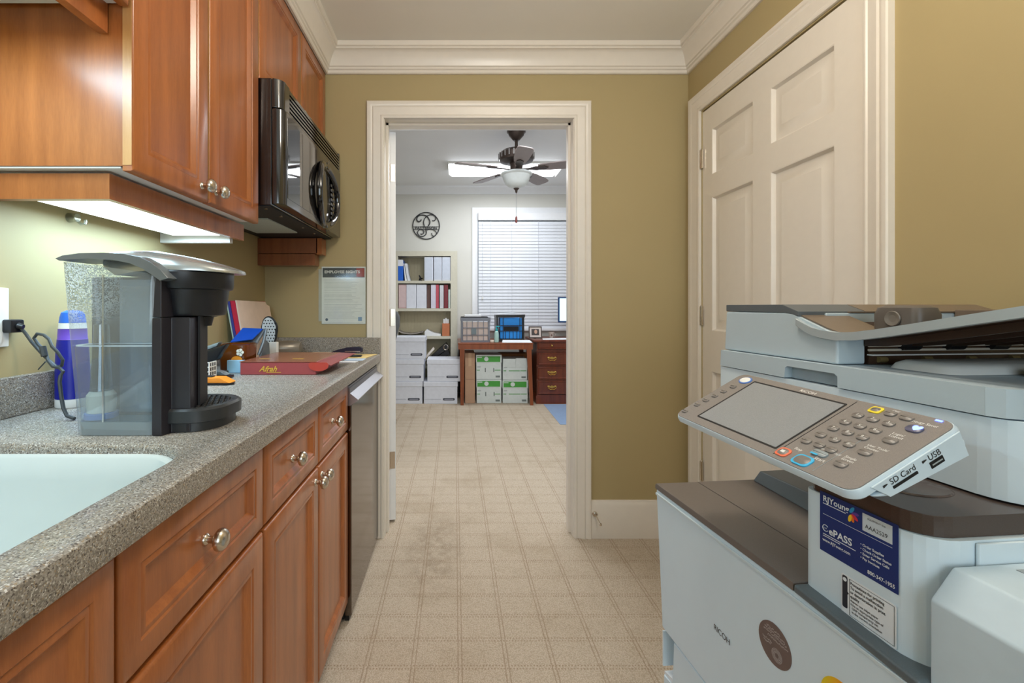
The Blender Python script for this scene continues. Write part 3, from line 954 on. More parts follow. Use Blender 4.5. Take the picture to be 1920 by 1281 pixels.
g.build('lettering', PM('gold_print', (222, 178, 70), .4, metal=.3), t)

t = thing('paper_punch', 'grey heavy-duty paper punch with a blue pad on its lever', 'punch', (-.80, 1.79, CZ))
MB().box(-.868, 1.725, CZ + .0005, -.742, 1.858, CZ + .022, .006).build('base', M['black_matt'], t)
m = MB()
for x in (-.855, -.757):
    m = MB().prism([(1.745, CZ + .0225), (1.845, CZ + .0225), (1.835, CZ + .085), (1.80, CZ + .10)], 'yz', x, x + .008)
    m.build('bracket', PM('punch_grey', (128, 138, 146), .3, metal=.6), t)
m = MB().hexa([(-.872, 1.722, CZ + .058), (-.778, 1.722, CZ + .040), (-.746, 1.80, CZ + .135), (-.832, 1.80, CZ + .140),
               (-.872, 1.716, CZ + .066), (-.778, 1.716, CZ + .048), (-.746, 1.792, CZ + .146), (-.832, 1.792, CZ + .150)], .003)
m.build('lever', PM('punch_lever', (140, 150, 156), .3, metal=.5), t)
m = MB().hexa([(-.852, 1.728, CZ + .094), (-.772, 1.735, CZ + .104), (-.752, 1.785, CZ + .141), (-.830, 1.785, CZ + .145),
               (-.852, 1.724, CZ + .098), (-.772, 1.731, CZ + .108), (-.752, 1.781, CZ + .146), (-.830, 1.781, CZ + .150)], .002)
m.build('pad', PM('pad_blue', (20, 78, 186), .4), t, 'royal blue pad')
MB().tube([(-.742, 1.79, CZ + .145), (-.748, 1.775, CZ + .09), (-.760, 1.76, CZ + .045)], .006).build('arm', PM('punch_grey', (128, 138, 146)), t)

t = thing('amber_jar', 'square amber glass jar with a pumpkin picture on the worktop', 'jar', (-.79, 1.66, CZ))
b = MB()
b.loft([[(x, y, z) for x, y in rrect(-.79 - w, 1.66 - w, -.79 + w, 1.66 + w, .012, 4)] for w, z in ((.044, CZ + .0005), (.047, CZ + .008), (.050, CZ + .094), (.051, CZ + .097), (.047, CZ + .097), (.045, CZ + .02))])
b.build('glass', PM('amber_glass', (110, 58, 18), .1, coat=.5), t)
MB().prism(ellipse(-.772, CZ + .042, .020, .015, 16), 'xz', 1.6095, 1.6105).build('pumpkin_print', PM('pumpkin_orange', (226, 138, 24), .5), t)
fl = MB()
for k in range(5):
    a = 2 * PI * k / 5
    fl.prism(ellipse(-.760 + .008 * math.cos(a), CZ + .070 + .008 * math.sin(a), .006, .006, 10), 'xz', 1.6085, 1.6095)
fl.build('flower_print', PM('flower_white', (232, 226, 206), .6), t)

o = MB().box(-.796, 1.588, CZ + .0005, -.738, 1.606, CZ + .044, .002).build('note_pad', PM('note_pad_blue', (150, 192, 214), .7))
tag(o, 'light blue note pad standing in front of the amber jar', 'note pad')

t = thing('stapler', 'large black and grey stapler beside the coffee maker', 'stapler', (-.83, 1.56, CZ))
MB().box(-.90, 1.52, CZ + .0005, -.775, 1.562, CZ + .014, .004).build('base', M['black_matt'], t)
MB().hexa([(-.905, 1.525, CZ + .016), (-.80, 1.525, CZ + .052), (-.80, 1.558, CZ + .052), (-.905, 1.558, CZ + .016),
           (-.905, 1.525, CZ + .056), (-.765, 1.525, CZ + .108), (-.765, 1.558, CZ + .108), (-.905, 1.558, CZ + .056)], .006).build('arm', M['black'], t)
MB().hexa([(-.905, 1.527, CZ + .058), (-.80, 1.527, CZ + .098), (-.80, 1.556, CZ + .098), (-.905, 1.556, CZ + .058),
           (-.905, 1.527, CZ + .075), (-.79, 1.527, CZ + .114), (-.79, 1.556, CZ + .114), (-.905, 1.556, CZ + .075)], .005).build('cover', PM('stapler_grey', (146, 158, 162), .3, metal=.5), t)
t = thing('tape_dispenser', 'low silver and black tape dispenser in front of the stapler', 'tape dispenser', (-.78, 1.47, CZ))
MB().box(-.86, 1.462, CZ + .0005, -.725, 1.498, CZ + .010, .004).build('base', M['black'], t)
MB().prism([(-.85, CZ + .011), (-.735, CZ + .011), (-.755, CZ + .022), (-.80, CZ + .030), (-.85, CZ + .030)], 'xz', 1.466, 1.494, .002).build('cover', PM('dispenser_silver', (170, 178, 180), .25, metal=.7), t)
t = thing('pen_cup', 'small white lattice pen cup half hidden by the coffee maker', 'cup', (-.795, 1.42, CZ))
MB().box(-.828, 1.402, CZ + .0005, -.758, 1.440, CZ + .055).build('liner', M['black_matt'], t)
lt = MB()
for i in range(6):
    x = -.829 + i * .0142
    lt.box(x, 1.3995, CZ + .001, x + .003, 1.4015, CZ + .060)
for j in range(5):
    lt.box(-.829, 1.3990, CZ + .001 + j * .0142, -.756, 1.4010, CZ + .004 + j * .0142)
    lt.box(-.7575, 1.3995, CZ + .001 + j * .0142, -.7555, 1.441, CZ + .004 + j * .0142)
for j in range(4):
    lt.box(-.7575, 1.402 + j * .0125, CZ + .001, -.7557, 1.405 + j * .0125, CZ + .060)
lt.build('lattice', M['white'], t)
t = thing('box_cutter', 'orange plastic box cutter lying by the coffee maker', 'cutter', (-.72, 1.36, CZ))
MB().prism([(-.80, 1.335), (-.672, 1.335), (-.655, 1.350), (-.668, 1.384), (-.80, 1.384)], 'xy', CZ + .0005, CZ + .006, .001).build('sole', M['black'], t)
MB().prism([(-.80, CZ + .0065), (-.662, CZ + .0065), (-.692, CZ + .022), (-.80, CZ + .022)], 'xz', 1.338, 1.380, .002).build('grip', PM('cutter_orange', (234, 140, 44), .4), t)
MB().box(-.79, 1.348, CZ + .0222, -.72, 1.368, CZ + .026, .002).build('slide', M['black_matt'], t)

t = thing('glasses_case', 'taupe grey rounded glasses case near the far backsplash', 'case', (-.80, 2.07, CZ))
secs = []
for k in range(11):
    a = PI * k / 10
    r = max(.003, .036 * math.sin(a) ** .35)
    s_ = -math.cos(a)
    secs.append([(-.782 + .070 * s_ + .0 * r, 2.09 + .025 * s_ + r * 1.1 * math.cos(q), CZ + .040 + r * math.sin(q)) for q in [2 * PI * j / 14 for j in range(14)]])
MB().loft(secs).build('shell', PM('taupe_metallic', (150, 142, 130), .3, metal=.35), t)
MB().box(-.82, 2.05, CZ + .0005, -.77, 2.09, CZ + .006).build('foot', M['black_matt'], t)

t = thing('honeycomb_pad', 'black-rimmed pad with white honeycomb pattern standing behind the punch', 'pad', (-.782, 1.93, CZ))
pp = [(-.790 + .036 * math.cos(a) * (1 if math.sin(a) > 0 else .8) + .012 * (.5 - .5 * math.sin(a)), 1.046 + .062 * math.sin(a)) for a in [2 * PI * k / 24 for k in range(24)]]
MB().prism(pp, 'xz', 1.925, 1.935, .003).build('rim', M['black_matt'], t)
MB().prism([(-.790 + (x + .790) * .84, 1.046 + (z - 1.046) * .9) for x, z in pp], 'xz', 1.923, 1.926).build('face', PM('pad_pale', (205, 212, 216), .6), t)
tr = MB()
for i in range(6):
    for j in range(8):
        x, z = -.818 + i * .0115 + (j % 2) * .0057, 1.001 + j * .0125
        if ((x + .784) / .030) ** 2 + ((z - 1.046) / .052) ** 2 < 1:
            tr.prism([(x - .004, z + .003), (x + .004, z + .003), (x, z - .004)], 'xz', 1.9222, 1.9229)
tr.build('cells', M['black_matt'], t)
MB().box(-.802, 1.918, CZ + .0005, -.752, 1.945, CZ + .082, .004).build('stand', M['white'], t)

t = thing('stapler', 'slim black stapler lying on the yellow envelope by the doorway', 'stapler', (-.49, 2.08, CZ))
MB().box(-.575, 2.064, CZ + .004, -.425, 2.092, CZ + .011, .003).build('base', M['black'], t)
MB().prism([(-.575, CZ + .0115), (-.43, CZ + .024), (-.42, CZ + .024), (-.42, CZ + .046), (-.435, CZ + .050), (-.49, CZ + .046), (-.54, CZ + .034), (-.58, CZ + .018)], 'xz', 2.068, 2.088, .004).build('arm', PM('stapler_violet_black', (40, 36, 52), .25), t)
MB().box(-.50, 2.0665, CZ + .0265, -.43, 2.0675, CZ + .030).build('chrome_strip', M['nickel'], t)
o = MB().hexa([(-.55, 2.04, CZ + .0006), (-.400, 2.03, CZ + .0006), (-.376, 2.20, CZ + .0006), (-.55, 2.20, CZ + .0006),
               (-.55, 2.04, CZ + .003), (-.400, 2.03, CZ + .003), (-.376, 2.20, CZ + .003), (-.55, 2.20, CZ + .003)]).build('envelope', PM('manila', (226, 198, 130), .7))
tag(o, 'yellow manila envelope at the far end of the worktop', 'envelope')
o = MB().box(-.475, 1.945, CZ + .0006, -.395, 2.025, CZ + .0014).build('paper_slip', PM('slip_blue', (190, 208, 226), .6))
tag(o, 'pale blue printed slip on the worktop in front of the envelope', 'paper')
o = MB().hexa([(-.50, 1.875, CZ + .0006), (-.412, 1.875, CZ + .0006), (-.408, 1.925, CZ + .0006), (-.50, 1.925, CZ + .0006),
               (-.50, 1.875, CZ + .0014), (-.412, 1.875, CZ + .0014), (-.408, 1.925, CZ + .0014), (-.50, 1.925, CZ + .0014)]).build('paper_slip', M['paper'])
tag(o, 'white slip on the worktop just behind the red sweets box', 'paper')
o = MB().box(-.69, 2.10, CZ + .0006, -.565, 2.21, CZ + .012).build('paper_stack', PM('cream_paper', (228, 220, 196), .7))
tag(o, 'small stack of cream papers against the far backsplash', 'paper')

# notice in its plastic sleeve on the far wall
t = thing('wall_notice', 'employee rights notice in a shiny plastic sleeve beside the doorway', 'notice', (-.55, YF, 1.06))
MB().box(-.662, 2.2615, 1.062, -.444, 2.2625, 1.346).build('sheet', PM('notice_paper', (232, 236, 234), .6), t)
MB().box(-.657, 2.2606, 1.293, -.449, 2.2614, 1.340).build('header', PM('notice_header', (70, 76, 80), .6), t)
MB().box(-.490, 2.2602, 1.296, -.450, 2.2606, 1.338).build('header_corner', PM('notice_red', (160, 56, 46), .6), t)
g = MB()
text_into(g, 'EMPLOYEE RIGHTS', .0185, front_mat(-.648, 2.2600, 1.314), bold=.0006, sx=1.14)
g.build('lettering', M['white'], t)
g = MB()
for k in range(30):
    z = 1.283 - k * .0066
    if k in (9, 18):
        continue
    g.box(-.650, 2.2611, z - .0011, -.650 + .19 * random.uniform(.7, 1), 2.2614, z)
g.box(-.650, 2.2611, 1.0685, -.455, 2.2614, 1.0695)
g.build('print_lines', PM('print_grey', (172, 180, 182), .7), t)
MB().prism(ellipse(-.637, 1.083, .007, .007, 14), 'xz', 2.2608, 2.2614).build('seal', PM('seal_grey', (90, 104, 120), .6), t)
MB().box(-.481, 2.2608, 1.076, -.462, 2.2614, 1.096).build('emblem', PM('emblem_blue', (128, 160, 196), .6), t)
cr = [(random.uniform(-.0009, .0009)) for _ in range(40)]
slv = MB()
nx, nz = 8, 10
rows = [[(-.664 + .222 * i / nx, 2.2588 - .0016 * abs(math.sin(i * 1.7 + j * .9)) - .001 * random.random(), 1.060 + .288 * j / nz) for i in range(nx + 1)] for j in range(nz + 1)]
for j in range(nz):
    for i in range(nx):
        slv.bm.faces.new([slv.bm.verts.new(p) for p in (rows[j][i], rows[j][i + 1], rows[j + 1][i + 1], rows[j + 1][i])])
slv.build('sleeve', see_through('plastic_sleeve', (.93, .95, .94, 1), .06, .12), t)
o = MB().box(-.678, 2.2633, 1.075, -.52, 2.2648, 1.334).build('wall_sheet', PM('sheet_grey', (176, 180, 168), .6))
tag(o, 'second sleeve sheet peeking out behind the employee notice', 'notice')

# ------------------------------------------------------------------ copier (local x: far to near, local y: front to back)
YAW = math.atan2(-math.sqrt(1 - .0958 ** 2), .0958)
t = thing('copier', 'large white office copier with tilted touch panel against the right wall', 'copier', (.4555, 1.036, 0), YAW, local=True)
W = M['copier']
MB().box(.028, .03, .035, .528, .60, .735, .004).build('body', W, t)
MB().prism([(.0, .733), (.535, .733), (.535, .428), (.024, .436), (.018, .56)], 'xz', .002, .030, .004).build('front_cover', W, t)
MB().box(.004, -.0015, .722, .531, .0019, .727, .0008, 1).build('cover_ridge', PM('ridge_pale', (204, 216, 220), .4), t)
MB().prism([(.066, .432), (.535, .424), (.535, .245), (.028, .245), (.028, .335), (.066, .335)], 'xz', .004, .0299, .003).build('paper_tray', W, t)
MB().prism([(.028, .334), (.064, .334), (.064, .350), (.028, .341)], 'xz', .006, .0299, .001).build('tray_grip', PM('grip_white', (226, 232, 236)), t)
for z0, z1 in ((.351, .428), (.160, .238)):
    MB().box(.024, .004, z0, .0278, .030, z1).build('tray_rim', W, t)
MB().prism([(.066, .240), (.535, .240), (.535, .050), (.028, .050), (.028, .145), (.066, .145)], 'xz', .004, .0299, .003).build('paper_tray', W, t)
for x in (.06, .49):
    for y in (.08, .55):
        MB().lathe([(.020, 0), (.022, .006), (.020, .036)], (x, y, 0), 'z', 12).build('foot', M['black'], t)
D = M['copier_dark']
# dark top: front ledge, catch tray, paper stop
MB().prism([(.0, .734), (.376, .734), (.376, .747), (.004, .747), (.0, .743)], 'xz', .0, .099, .0015).build('front_ledge', D, t)
MB().prism([(.378, .734), (.542, .726), (.542, .739), (.378, .747)], 'xz', -.002, .10, .004, 3).build('ledge_end', M['copier_slate'], t)
MB().box(.002, .1015, .734, .376, .60, .7462).build('catch_tray', D, t)
MB().hexa([(.008, .232, .7465), (.372, .205, .7465), (.372, .58, .7465), (.008, .58, .7465), (.014, .245, .771), (.372, .225, .785), (.372, .58, .79), (.014, .58, .776)], .003).build('paper_stop', M['copier_slate'], t)
MB().box(.17, .30, .7775, .30, .33, .783).build('stop_slot', M['dark_void'], t)
# front right tower
MB().prism(rrect(.375, .018, .536, .58, [.004, .004, .012, .040], 6), 'xy', .728, .886, .003).build('tower', W, t)
MB().prism(rrect(.383, .020, .530, .585, [.004, .004, .010, .036], 6), 'xy', .8865, .9105, .006, 3).build('tower_cap', M['copier_cap'], t, 'glossy dark brown cap')
MB().lathe([(.028, 0), (.026, .0015), (.018, .0005), (0, .0002)], (.455, .105, .9108), 'z', 24, sy=1.4).build('cap_dimple', M['copier_cap'], t)
MB().box(.5365, .075, .822, .541, .575, .884, .002).build('side_cover', W, t)
# bypass tray unit on the near side
MB().prism([(.012, .30), (.012, .828), (.040, .862), (.40, .862), (.40, .30)], 'yz', .5415, .66, .003).build('bypass_unit', PM('bypass_grey_white', (194, 210, 219), .45), t)
gr = MB()
for i in range(6):
    for j in range(9):
        gr.box(.555 + i * .014, .10 + j * .016, .8622, .563 + i * .014, .109 + j * .016, .8628)
gr.build('vent_grille', PM('vent_grey', (150, 158, 162)), t)
MB().box(.02, .555, .746, .372, .598, .912).build('rear_wall', PM('rear_grey', (176, 184, 188)), t)
# scanner and lid
MB().prism(rrect(.0, .154, .532, .60, [.006, .006, .010, .050], 6), 'xy', .913, 1.0115, .003).build('scanner_body', W, t)
G = M['copier_grey']
MB().prism([(.010, 1.0135), (.189, 1.0135), (.191, 1.033), (.196, 1.036), (.291, 1.036), (.297, 1.032), (.297, 1.0135), (.492, 1.0135), (.492, 1.049), (.012, 1.049)], 'xz', .151, .166).build('lid_front', G, t)
MB().prism([(.010, .1662), (.4922, .1662), (.4922, .151), (.508, .157), (.518, .175), (.520, .60), (.010, .60)], 'xy', 1.0135, 1.049).build('lid', G, t)
MB().box(.192, .1655, 1.0135, .296, .168, 1.035).build('lid_grip', PM('grip_grey', (150, 164, 172)), t)
# document feeder
MB().prism([(.008, 1.050), (.286, 1.050), (.286, 1.100), (.262, 1.108), (.195, 1.134), (.180, 1.137), (.014, 1.137)], 'xz', .162, .215, .004, 3).build('feeder_front', G, t)
MB().box(.010, .2155, 1.050, .212, .585, 1.136, .003).build('feeder_body', G, t)
MB().prism([(.014, 1.1375), (.180, 1.1375), (.196, 1.1345), (.208, 1.1295), (.208, 1.139), (.172, 1.152), (.014, 1.152)], 'xz', .162, .30, .0015).build('feeder_cap', PM('cap_slate', (88, 94, 98), .45), t)
MB().prism([(.172, 1.1375), (.208, 1.1375), (.208, 1.139), (.172, 1.152)], 'xz', .3005, .585).build('feeder_cap_back', M['adf_tan'], t)
MB().box(.014, .3005, 1.1375, .1715, .585, 1.152).build('feeder_top', M['adf_tan'], t)
MB().box(.2125, .22, 1.050, .2865, .585, 1.098).build('feeder_exit', M['adf_brown'], t)
for z, y in ((1.0905, .0), (1.082, .0), (1.0745, .0)):
    MB().cyl((.290, .216, z), (.290, .58, z), .0022, seg=8).build('roller_shaft', PM('shaft_lit', (206, 198, 184), .35), t)  # nickel shafts; the light on them is put into a paler colour
for k in range(4):
    MB().cyl((.291, .275 + k * .085, 1.083), (.291, .305 + k * .085, 1.083), .0095, seg=14).build('roller', M['black'], t)
MB().box(.287, .216, 1.0655, .296, .58, 1.0675).build('exit_lip', PM('lip_white', (220, 222, 222), .4), t)
for k in range(4):
    MB().cyl((.288, .235 + k * .085, 1.058), (.288, .25 + k * .085, 1.058), .005, seg=10).build('exit_wheel', PM('wheel_tan', (120, 104, 66)), t)
arm = [(.209, 1.127), (.225, 1.118), (.243, 1.1105), (.262, 1.106), (.288, 1.1045), (.32, 1.107), (.352, 1.1125), (.41, 1.1245), (.47, 1.1375), (.53, 1.150), (.60, 1.166)]
def band(a, th):
    return [(x, z) for x, z in a] + [(x, z - th) for x, z in a[::-1]]
MB().prism(band(arm, .0135), 'xz', .155, .168, .0012).build('tray_arm', M['silver'], t, 'silver front rim of the feeder tray')
MB().prism(band([(x, z) for x, z in arm], .010), 'xz', .566, .580, .001).build('tray_arm', M['adf_brown'], t)
MB().prism(band([(x, z - .006) for x, z in arm], .005), 'xz', .1765, .5655).build('feeder_tray', M['adf_brown'], t, 'dark brown feeder tray')
for k in range(5):
    y = .21 + k * .075
    MB().prism(band([(x, z - .0115) for x, z in arm[4:]], .012), 'xz', y, y + .006).build('tray_rib', M['adf_brown'], t)
MB().prism(band([(.197, 1.1365), (.210, 1.1315), (.262, 1.1115), (.287, 1.1035)], .0025), 'xz', .1685, .262).build('tray_ramp', M['adf_tan'], t)
MB().loft([[(x, y, z) for x, y in rrect(.262 + i, .250 + i, .338 - i, .300 - i, .012, 4)] for i, z in ((0, 1.1062), (0, 1.135), (.003, 1.146), (.010, 1.150))]).build('paper_guide', PM('guide_grey', (92, 86, 80), .4), t)
MB().lathe([(.013, -.0015), (.012, -.003), (.004, -.001), (0, -.0006)], (.300, .250, 1.128), 'y', 20).build('guide_dimple', PM('guide_dimple_grey', (120, 114, 106), .35), t)
MB().box(.2130, .48, 1.104, .30, .565, 1.1425, .003).build('feeder_back_cover', M['adf_tan'], t)
MB().box(.301, .48, 1.128, .46, .565, 1.1425, .003).build('feeder_back_cover', M['adf_tan'], t)
MB().box(.1975, .2625, 1.1363, .2128, .585, 1.1385).build('feeder_strip', M['adf_tan'], t)
MB().loft([[(x, y, z) for x, y in rrect(.315 + i, .215 + i, .410 - i, .50 - i, .02, 4)] for i, z in ((0, 1.0495), (.004, 1.058), (.012, 1.063))]).build('exit_hump', PM('hump_white', (206, 208, 206), .45), t)
MB().loft([[(x, y, z) for x, y in rrect(.425 + i, .30 + i, .515 - i, .55 - i, .02, 4)] for i, z in ((0, 1.0495), (.006, 1.066), (.02, 1.070))]).build('exit_hump', PM('hump_white', (206, 208, 206), .45), t)

# tilted operation panel
TILT, ROLL = math.radians(29), math.radians(-1.2)
av = Vector((math.cos(ROLL), 0, math.sin(ROLL)))
n0 = av.cross(Vector((0, 1, 0)))
bv = (Vector((0, 1, 0)) * math.cos(TILT) + n0 * math.sin(TILT)).normalized()
nv = av.cross(bv)
PMAT = Matrix(((av.x, bv.x, nv.x, .358), (av.y, bv.y, nv.y, .001), (av.z, bv.z, nv.z, .981), (0, 0, 0, 1)))
op_loops = [[(x, y, z) for x, y in rrect(-.1725 + i, -.0785 + j, .1725 - i, .0785 - j, r, 6)] for i, j, z, r in
            ((.020, .020, -.020, .008), (.006, .006, -.016, .012), (.0, .0, -.010, .016), (.0, .0, -.004, .016), (.002, .002, .0, .014))]
pnl = MB().loft(op_loops).xform(PMAT).build('control_panel', PM('panel_white', (206, 222, 232), .4), t, 'white panel housing')
MB().prism(rrect(-.1695, -.0755, .1695, .0755, .013, 6), 'xy', .0001, .0012, .0004, 1).xform(PMAT).build('face', M['panel_face'], pnl, 'grey keypad face')
MB().loft([[(x, y, z) for x, y in rrect(-.122 - i, -.058 - i, .0455 + i, .0595 + i, .002, 3)] for i, z in ((.003, .0013), (.003, .0018), (.0, .0014))], True, False).xform(PMAT).build('screen_rim', M['black_matt'], pnl)
MB().box(-.122, -.058, .0013, .0455, .0595, .0016).xform(PMAT).build('screen', M['screen'], pnl, 'unlit grey touch screen')
MB().box(.0535, -.070, .0013, .0542, .072, .0016).xform(PMAT).build('groove', M['black_matt'], pnl)
MB().box(.1150, -.070, .0013, .1154, .010, .0016).xform(PMAT).build('groove', M['silver'], pnl)
lower = MB().hexa([(.050, -.036, -.0255), (.1712, -.042, -.0255), (.1712, .068, -.0345), (.050, .066, -.0345), (.040, -.052, -.0165), (.1715, -.058, -.0165), (.1715, .074, -.0165), (.040, .070, -.0165)], .004, 3)
lower.xform(PMAT).build('connector_housing', PM('panel_white', (214, 222, 228)), pnl)
MB().hexa([(.1710, -.040, -.0250), (.1735, -.040, -.0250), (.1735, .066, -.0340), (.1710, .066, -.0340), (.1722, -.056, -.003), (.1740, -.056, -.003), (.1740, .068, -.003), (.1722, .068, -.003)], .0005, 1).xform(PMAT).build('side_plate', PM('panel_white', (214, 222, 228)), pnl)
MB().prism([(.330, -.020), (.420, -.020), (.420, .060), (.330, .060)], 'xy', .911, .962, .006).build('panel_arm', PM('arm_white', (206, 214, 218)), t)

def key(x, y, w, h, mat, name='key', ring=None):
    m = MB().loft([[(px_, py_, z) for px_, py_ in rrect(x - w / 2 + i, y - h / 2 + i, x + w / 2 - i, y + h / 2 - i, min(w, h) * .42, 4)] for i, z in ((0, .0012), (0, .0030), (.0012, .0038))])
    m.xform(PMAT).build(name, mat, pnl)
    if ring:
        o1, o2 = rrect(x - w / 2 - .0022, y - h / 2 - .0022, x + w / 2 + .0022, y + h / 2 + .0022, min(w, h) * .42, 4), rrect(x - w / 2 + .0002, y - h / 2 + .0002, x + w / 2 - .0002, y + h / 2 - .0002, min(w, h) * .42, 4)
        m = MB().loft([[(a, b_, .0012) for a, b_ in o1], [(a, b_, .0026) for a, b_ in o1], [(a, b_, .0030) for a, b_ in o2]], False, False)
        m.xform(PMAT).build('key_ring', ring, pnl)
KM = M['panel_key']
cols = [(.0735, .0925, .1125)]
for j, y in enumerate((.0450, .0267, .0090, -.0096)):
    for x in (.0745, .0945, .1140):
        key(x + (y - .018) * .10, y, .0135, .0105, KM)
key(.0670, -.0285, .0135, .0105, KM)
key(.0860, -.0150 - .0125, .0135, .0105, KM)
key(.1035, -.0285, .0135, .0105, KM)
key(.0860, .0640, .011, .0085, KM, ring=PM('ring_yellow', (236, 214, 50), .4))
key(.1045, .0635, .0135, .0100, KM)
key(.1240, .0630, .0150, .0100, KM)
key(.0620, -.0610, .0135, .0120, KM, ring=PM('ring_orange', (232, 118, 84), .4))
key(.0925, -.0615, .0200, .0150, KM, ring=PM('ring_cyan', (60, 178, 226), .4))
key(.0985, -.0405, .0200, .0100, PM('sample_key_grey', (140, 150, 154), .35))
MB().prism([(.0900, -.0465), (.1000, -.0465), (.1000, -.0440), (.0900, -.0440)], 'xy', .0038, .0041).xform(PMAT).build('cyan_bar', PM('ring_cyan', (60, 178, 226)), pnl)
key(.1300, -.0440, .0150, .0120, KM)
key(.1345, -.0134, .0150, .0110, KM)
key(.1395, .0174, .0150, .0110, KM)
key(.1440, .0476, .0170, .0130, PM('energy_key', (96, 96, 120), .35))
h_ = MB()
text_into(h_, '\u2665', .0095, Matrix.Translation((.1408, .0446, .0040)))
h_.xform(PMAT).build('energy_mark', M['led_mark'], pnl, 'blue backlit mark')
MB().box(.1485, .0705, .0012, .1560, .0735, .0022, .0004, 1).xform(PMAT).build('status_light', M['led'], pnl, 'lit blue status light')
for k, y in enumerate((.034, .0155, -.0015, -.019, -.0365, -.061)):
    key(-.1460 - .0028 * k, y, .0125, .0080, KM)
m = MB().lathe([(.0105, .0012), (.0105, .003), (.009, .0036)], (-.1430, .0585, 0), 'z', 20, sy=.75)
m.xform(PMAT).build('home_key', M['white'], pnl, 'round white key')
m = MB().lathe([(.0128, .0012), (.0128, .0022), (.0108, .0026)], (-.1430, .0585, 0), 'z', 20, sy=.78)
m.xform(PMAT).build('key_ring', PM('home_ring_blue', (72, 118, 196), .4), pnl)
g = MB()
TM = lambda x, y, z=.0040: Matrix.Translation((x, y, z))
nums = ['1', '2', '3', '4', '5', '6', '7', '8', '9']
for j, y in enumerate((.0450, .0267, .0090, -.0096)):
    for i, x in enumerate((.0745, .0945, .1140)):
        k = j * 3 + i
        if k < 9:
            text_into(g, nums[k], .0065, TM(x - .0015 + (y - .018) * .10, y - .002))
text_into(g, '0', .0065, TM(.0930 - .0015, -.0116))
text_into(g, '#', .0065, TM(.1110 - .0015, -.0116))
for s, x, y, sz in (('Stop', .066, -.0480, .0062), ('Start', .0985, -.0515, .0075), ('Sample Copy', .0890, -.0320, .0055), ('Energy Saver', .1290, .0595, .0058),
                    ('Login/', .1310, .0300, .0055), ('Logout', .1310, .0250, .0055), ('User Tools/', .1260, -.0010, .0050), ('Counter', .1260, -.0060, .0050),
                    ('Simple', .1225, -.0310, .0055), ('Screen', .1225, -.0360, .0055), ('Clear', .1010, .0700, .0042), ('Check Status', .0, .0, 0)):
    if sz:
        text_into(g, s, sz, TM(x, y, .0014))
text_into(g, 'RICOH', .0070, TM(-.035, .0655, .0014), sx=1.3)
g.box(-.1462, .0570, .0037, -.1398, .0582, .0038)
g.box(.0590, -.0632, .0039, .0650, -.0588, .0040)
g.xform(PMAT).build('lettering', PM('print_pale', (232, 232, 228), .5), pnl)
# labels and sockets on the near end of the panel
SIDE = PMAT @ Matrix(((0, 0, 1, .1742), (1, 0, 0, 0), (0, 1, 0, 0), (0, 0, 0, 1)))
g = MB()
text_into(g, 'SD Card', .0100, SIDE @ Matrix.Translation((-.034, -.0125, .0001)))
text_into(g, 'USB', .0100, SIDE @ Matrix.Translation((.019, -.0130, .0001)))
for x, y in ((-.0405, -.0095), (.0135, -.010)):
    g.hexa([SIDE @ Vector(p) for p in ((x - .003, y - .0015, 0), (x + .003, y, 0), (x + .003, y + .001, 0), (x - .003, y + .0015, 0), (x - .003, y - .0015, .0002), (x + .003, y, .0002), (x + .003, y + .001, .0002), (x - .003, y + .0015, .0002))])
g.build('lettering', M['black_matt'], pnl)
MB().box(-.033, -.0180, -.0005, .001, -.0150, .0003).xform(SIDE).build('card_slot', M['dark_void'], pnl)
m = MB()
m.box(.018, -.0225, -.0005, .036, -.0150, .0003)
m.xform(SIDE).build('usb_port', M['dark_void'], pnl)
m = MB().box(.020, -.0195, .0003, .034, -.0180, .0006)
m.xform(SIDE).build('usb_tongue', M['silver'], pnl)

# printed stickers on the tower face
def plate(name, x0, x1, z0, z1, y, mat, r=.001, label=None, th=.0004):
    return MB().prism(rrect(x0, z0, x1, z1, r, 3), 'xz', y, y + th).build(name, mat, t, label)
Y0 = .0174
st = plate('service_sticker', .402, .505, .8085, .8905, Y0, PM('sticker_navy', (20, 50, 112), .35), label='navy blue service sticker')
white_p = PM('sticker_white', (232, 236, 238), .45)
MB().box(.4625, Y0 - .0003, .8645, .4985, Y0 - .0001, .8865).build('id_field', PM('id_field', (206, 212, 216), .5), st)
g = MB()
F = lambda x, z: front_mat(x, Y0 - .00045, z)
text_into(g, 'RJYoung', .0112, F(.4070, .8785), bold=.00022, sx=.98)
text_into(g, 'ePASS', .0128, F(.4160, .8365), bold=.0003)
text_into(g, 'www.RJYoung.com', .0056, F(.4065, .8235), bold=.00012, sx=.92)
for k, s in enumerate(('Order Supplies', 'Check Order Status', 'Enter Service Calls', 'Pay Invoices')):
    text_into(g, '\u2022 ' + s, .0045, F(.4600, .8445 - .0056 * k), bold=.0001, sx=.95)
text_into(g, '800-347-1955', .0066, F(.4690, .8135), bold=.00012, sx=.88)
for x0, x1, z, h in ((.407, .4985, .8605, .0004), (.407, .440, .8750, .0009), (.407, .4535, .8328, .0009), (.407, .432, .8302, .0009)):
    g.box(x0, Y0 - .0004, z, x1, Y0 - .0002, z + h)
rg = []
for k in range(26):
    a = math.radians(40 + 290 * k / 25)
    rg.append((.4108 + .0042 * math.cos(a), .8420 + .0042 * math.sin(a)))
for (xa, za), (xb, zb) in zip(rg, rg[1:]):
    g.tube([(xa, Y0 - .0003, za), (xb, Y0 - .0003, zb)], .0004, 5)
text_into(g, '24/7', .0028, F(.4078, .8408))
g.build('lettering', white_p, st)
g = MB()
text_into(g, 'EQUIPMENT ID#', .0030, F(.4690, .8808))
text_into(g, 'AAA2529', .0072, F(.4660, .8690), sx=.95)
g.build('id_lettering', M['black_matt'], st)
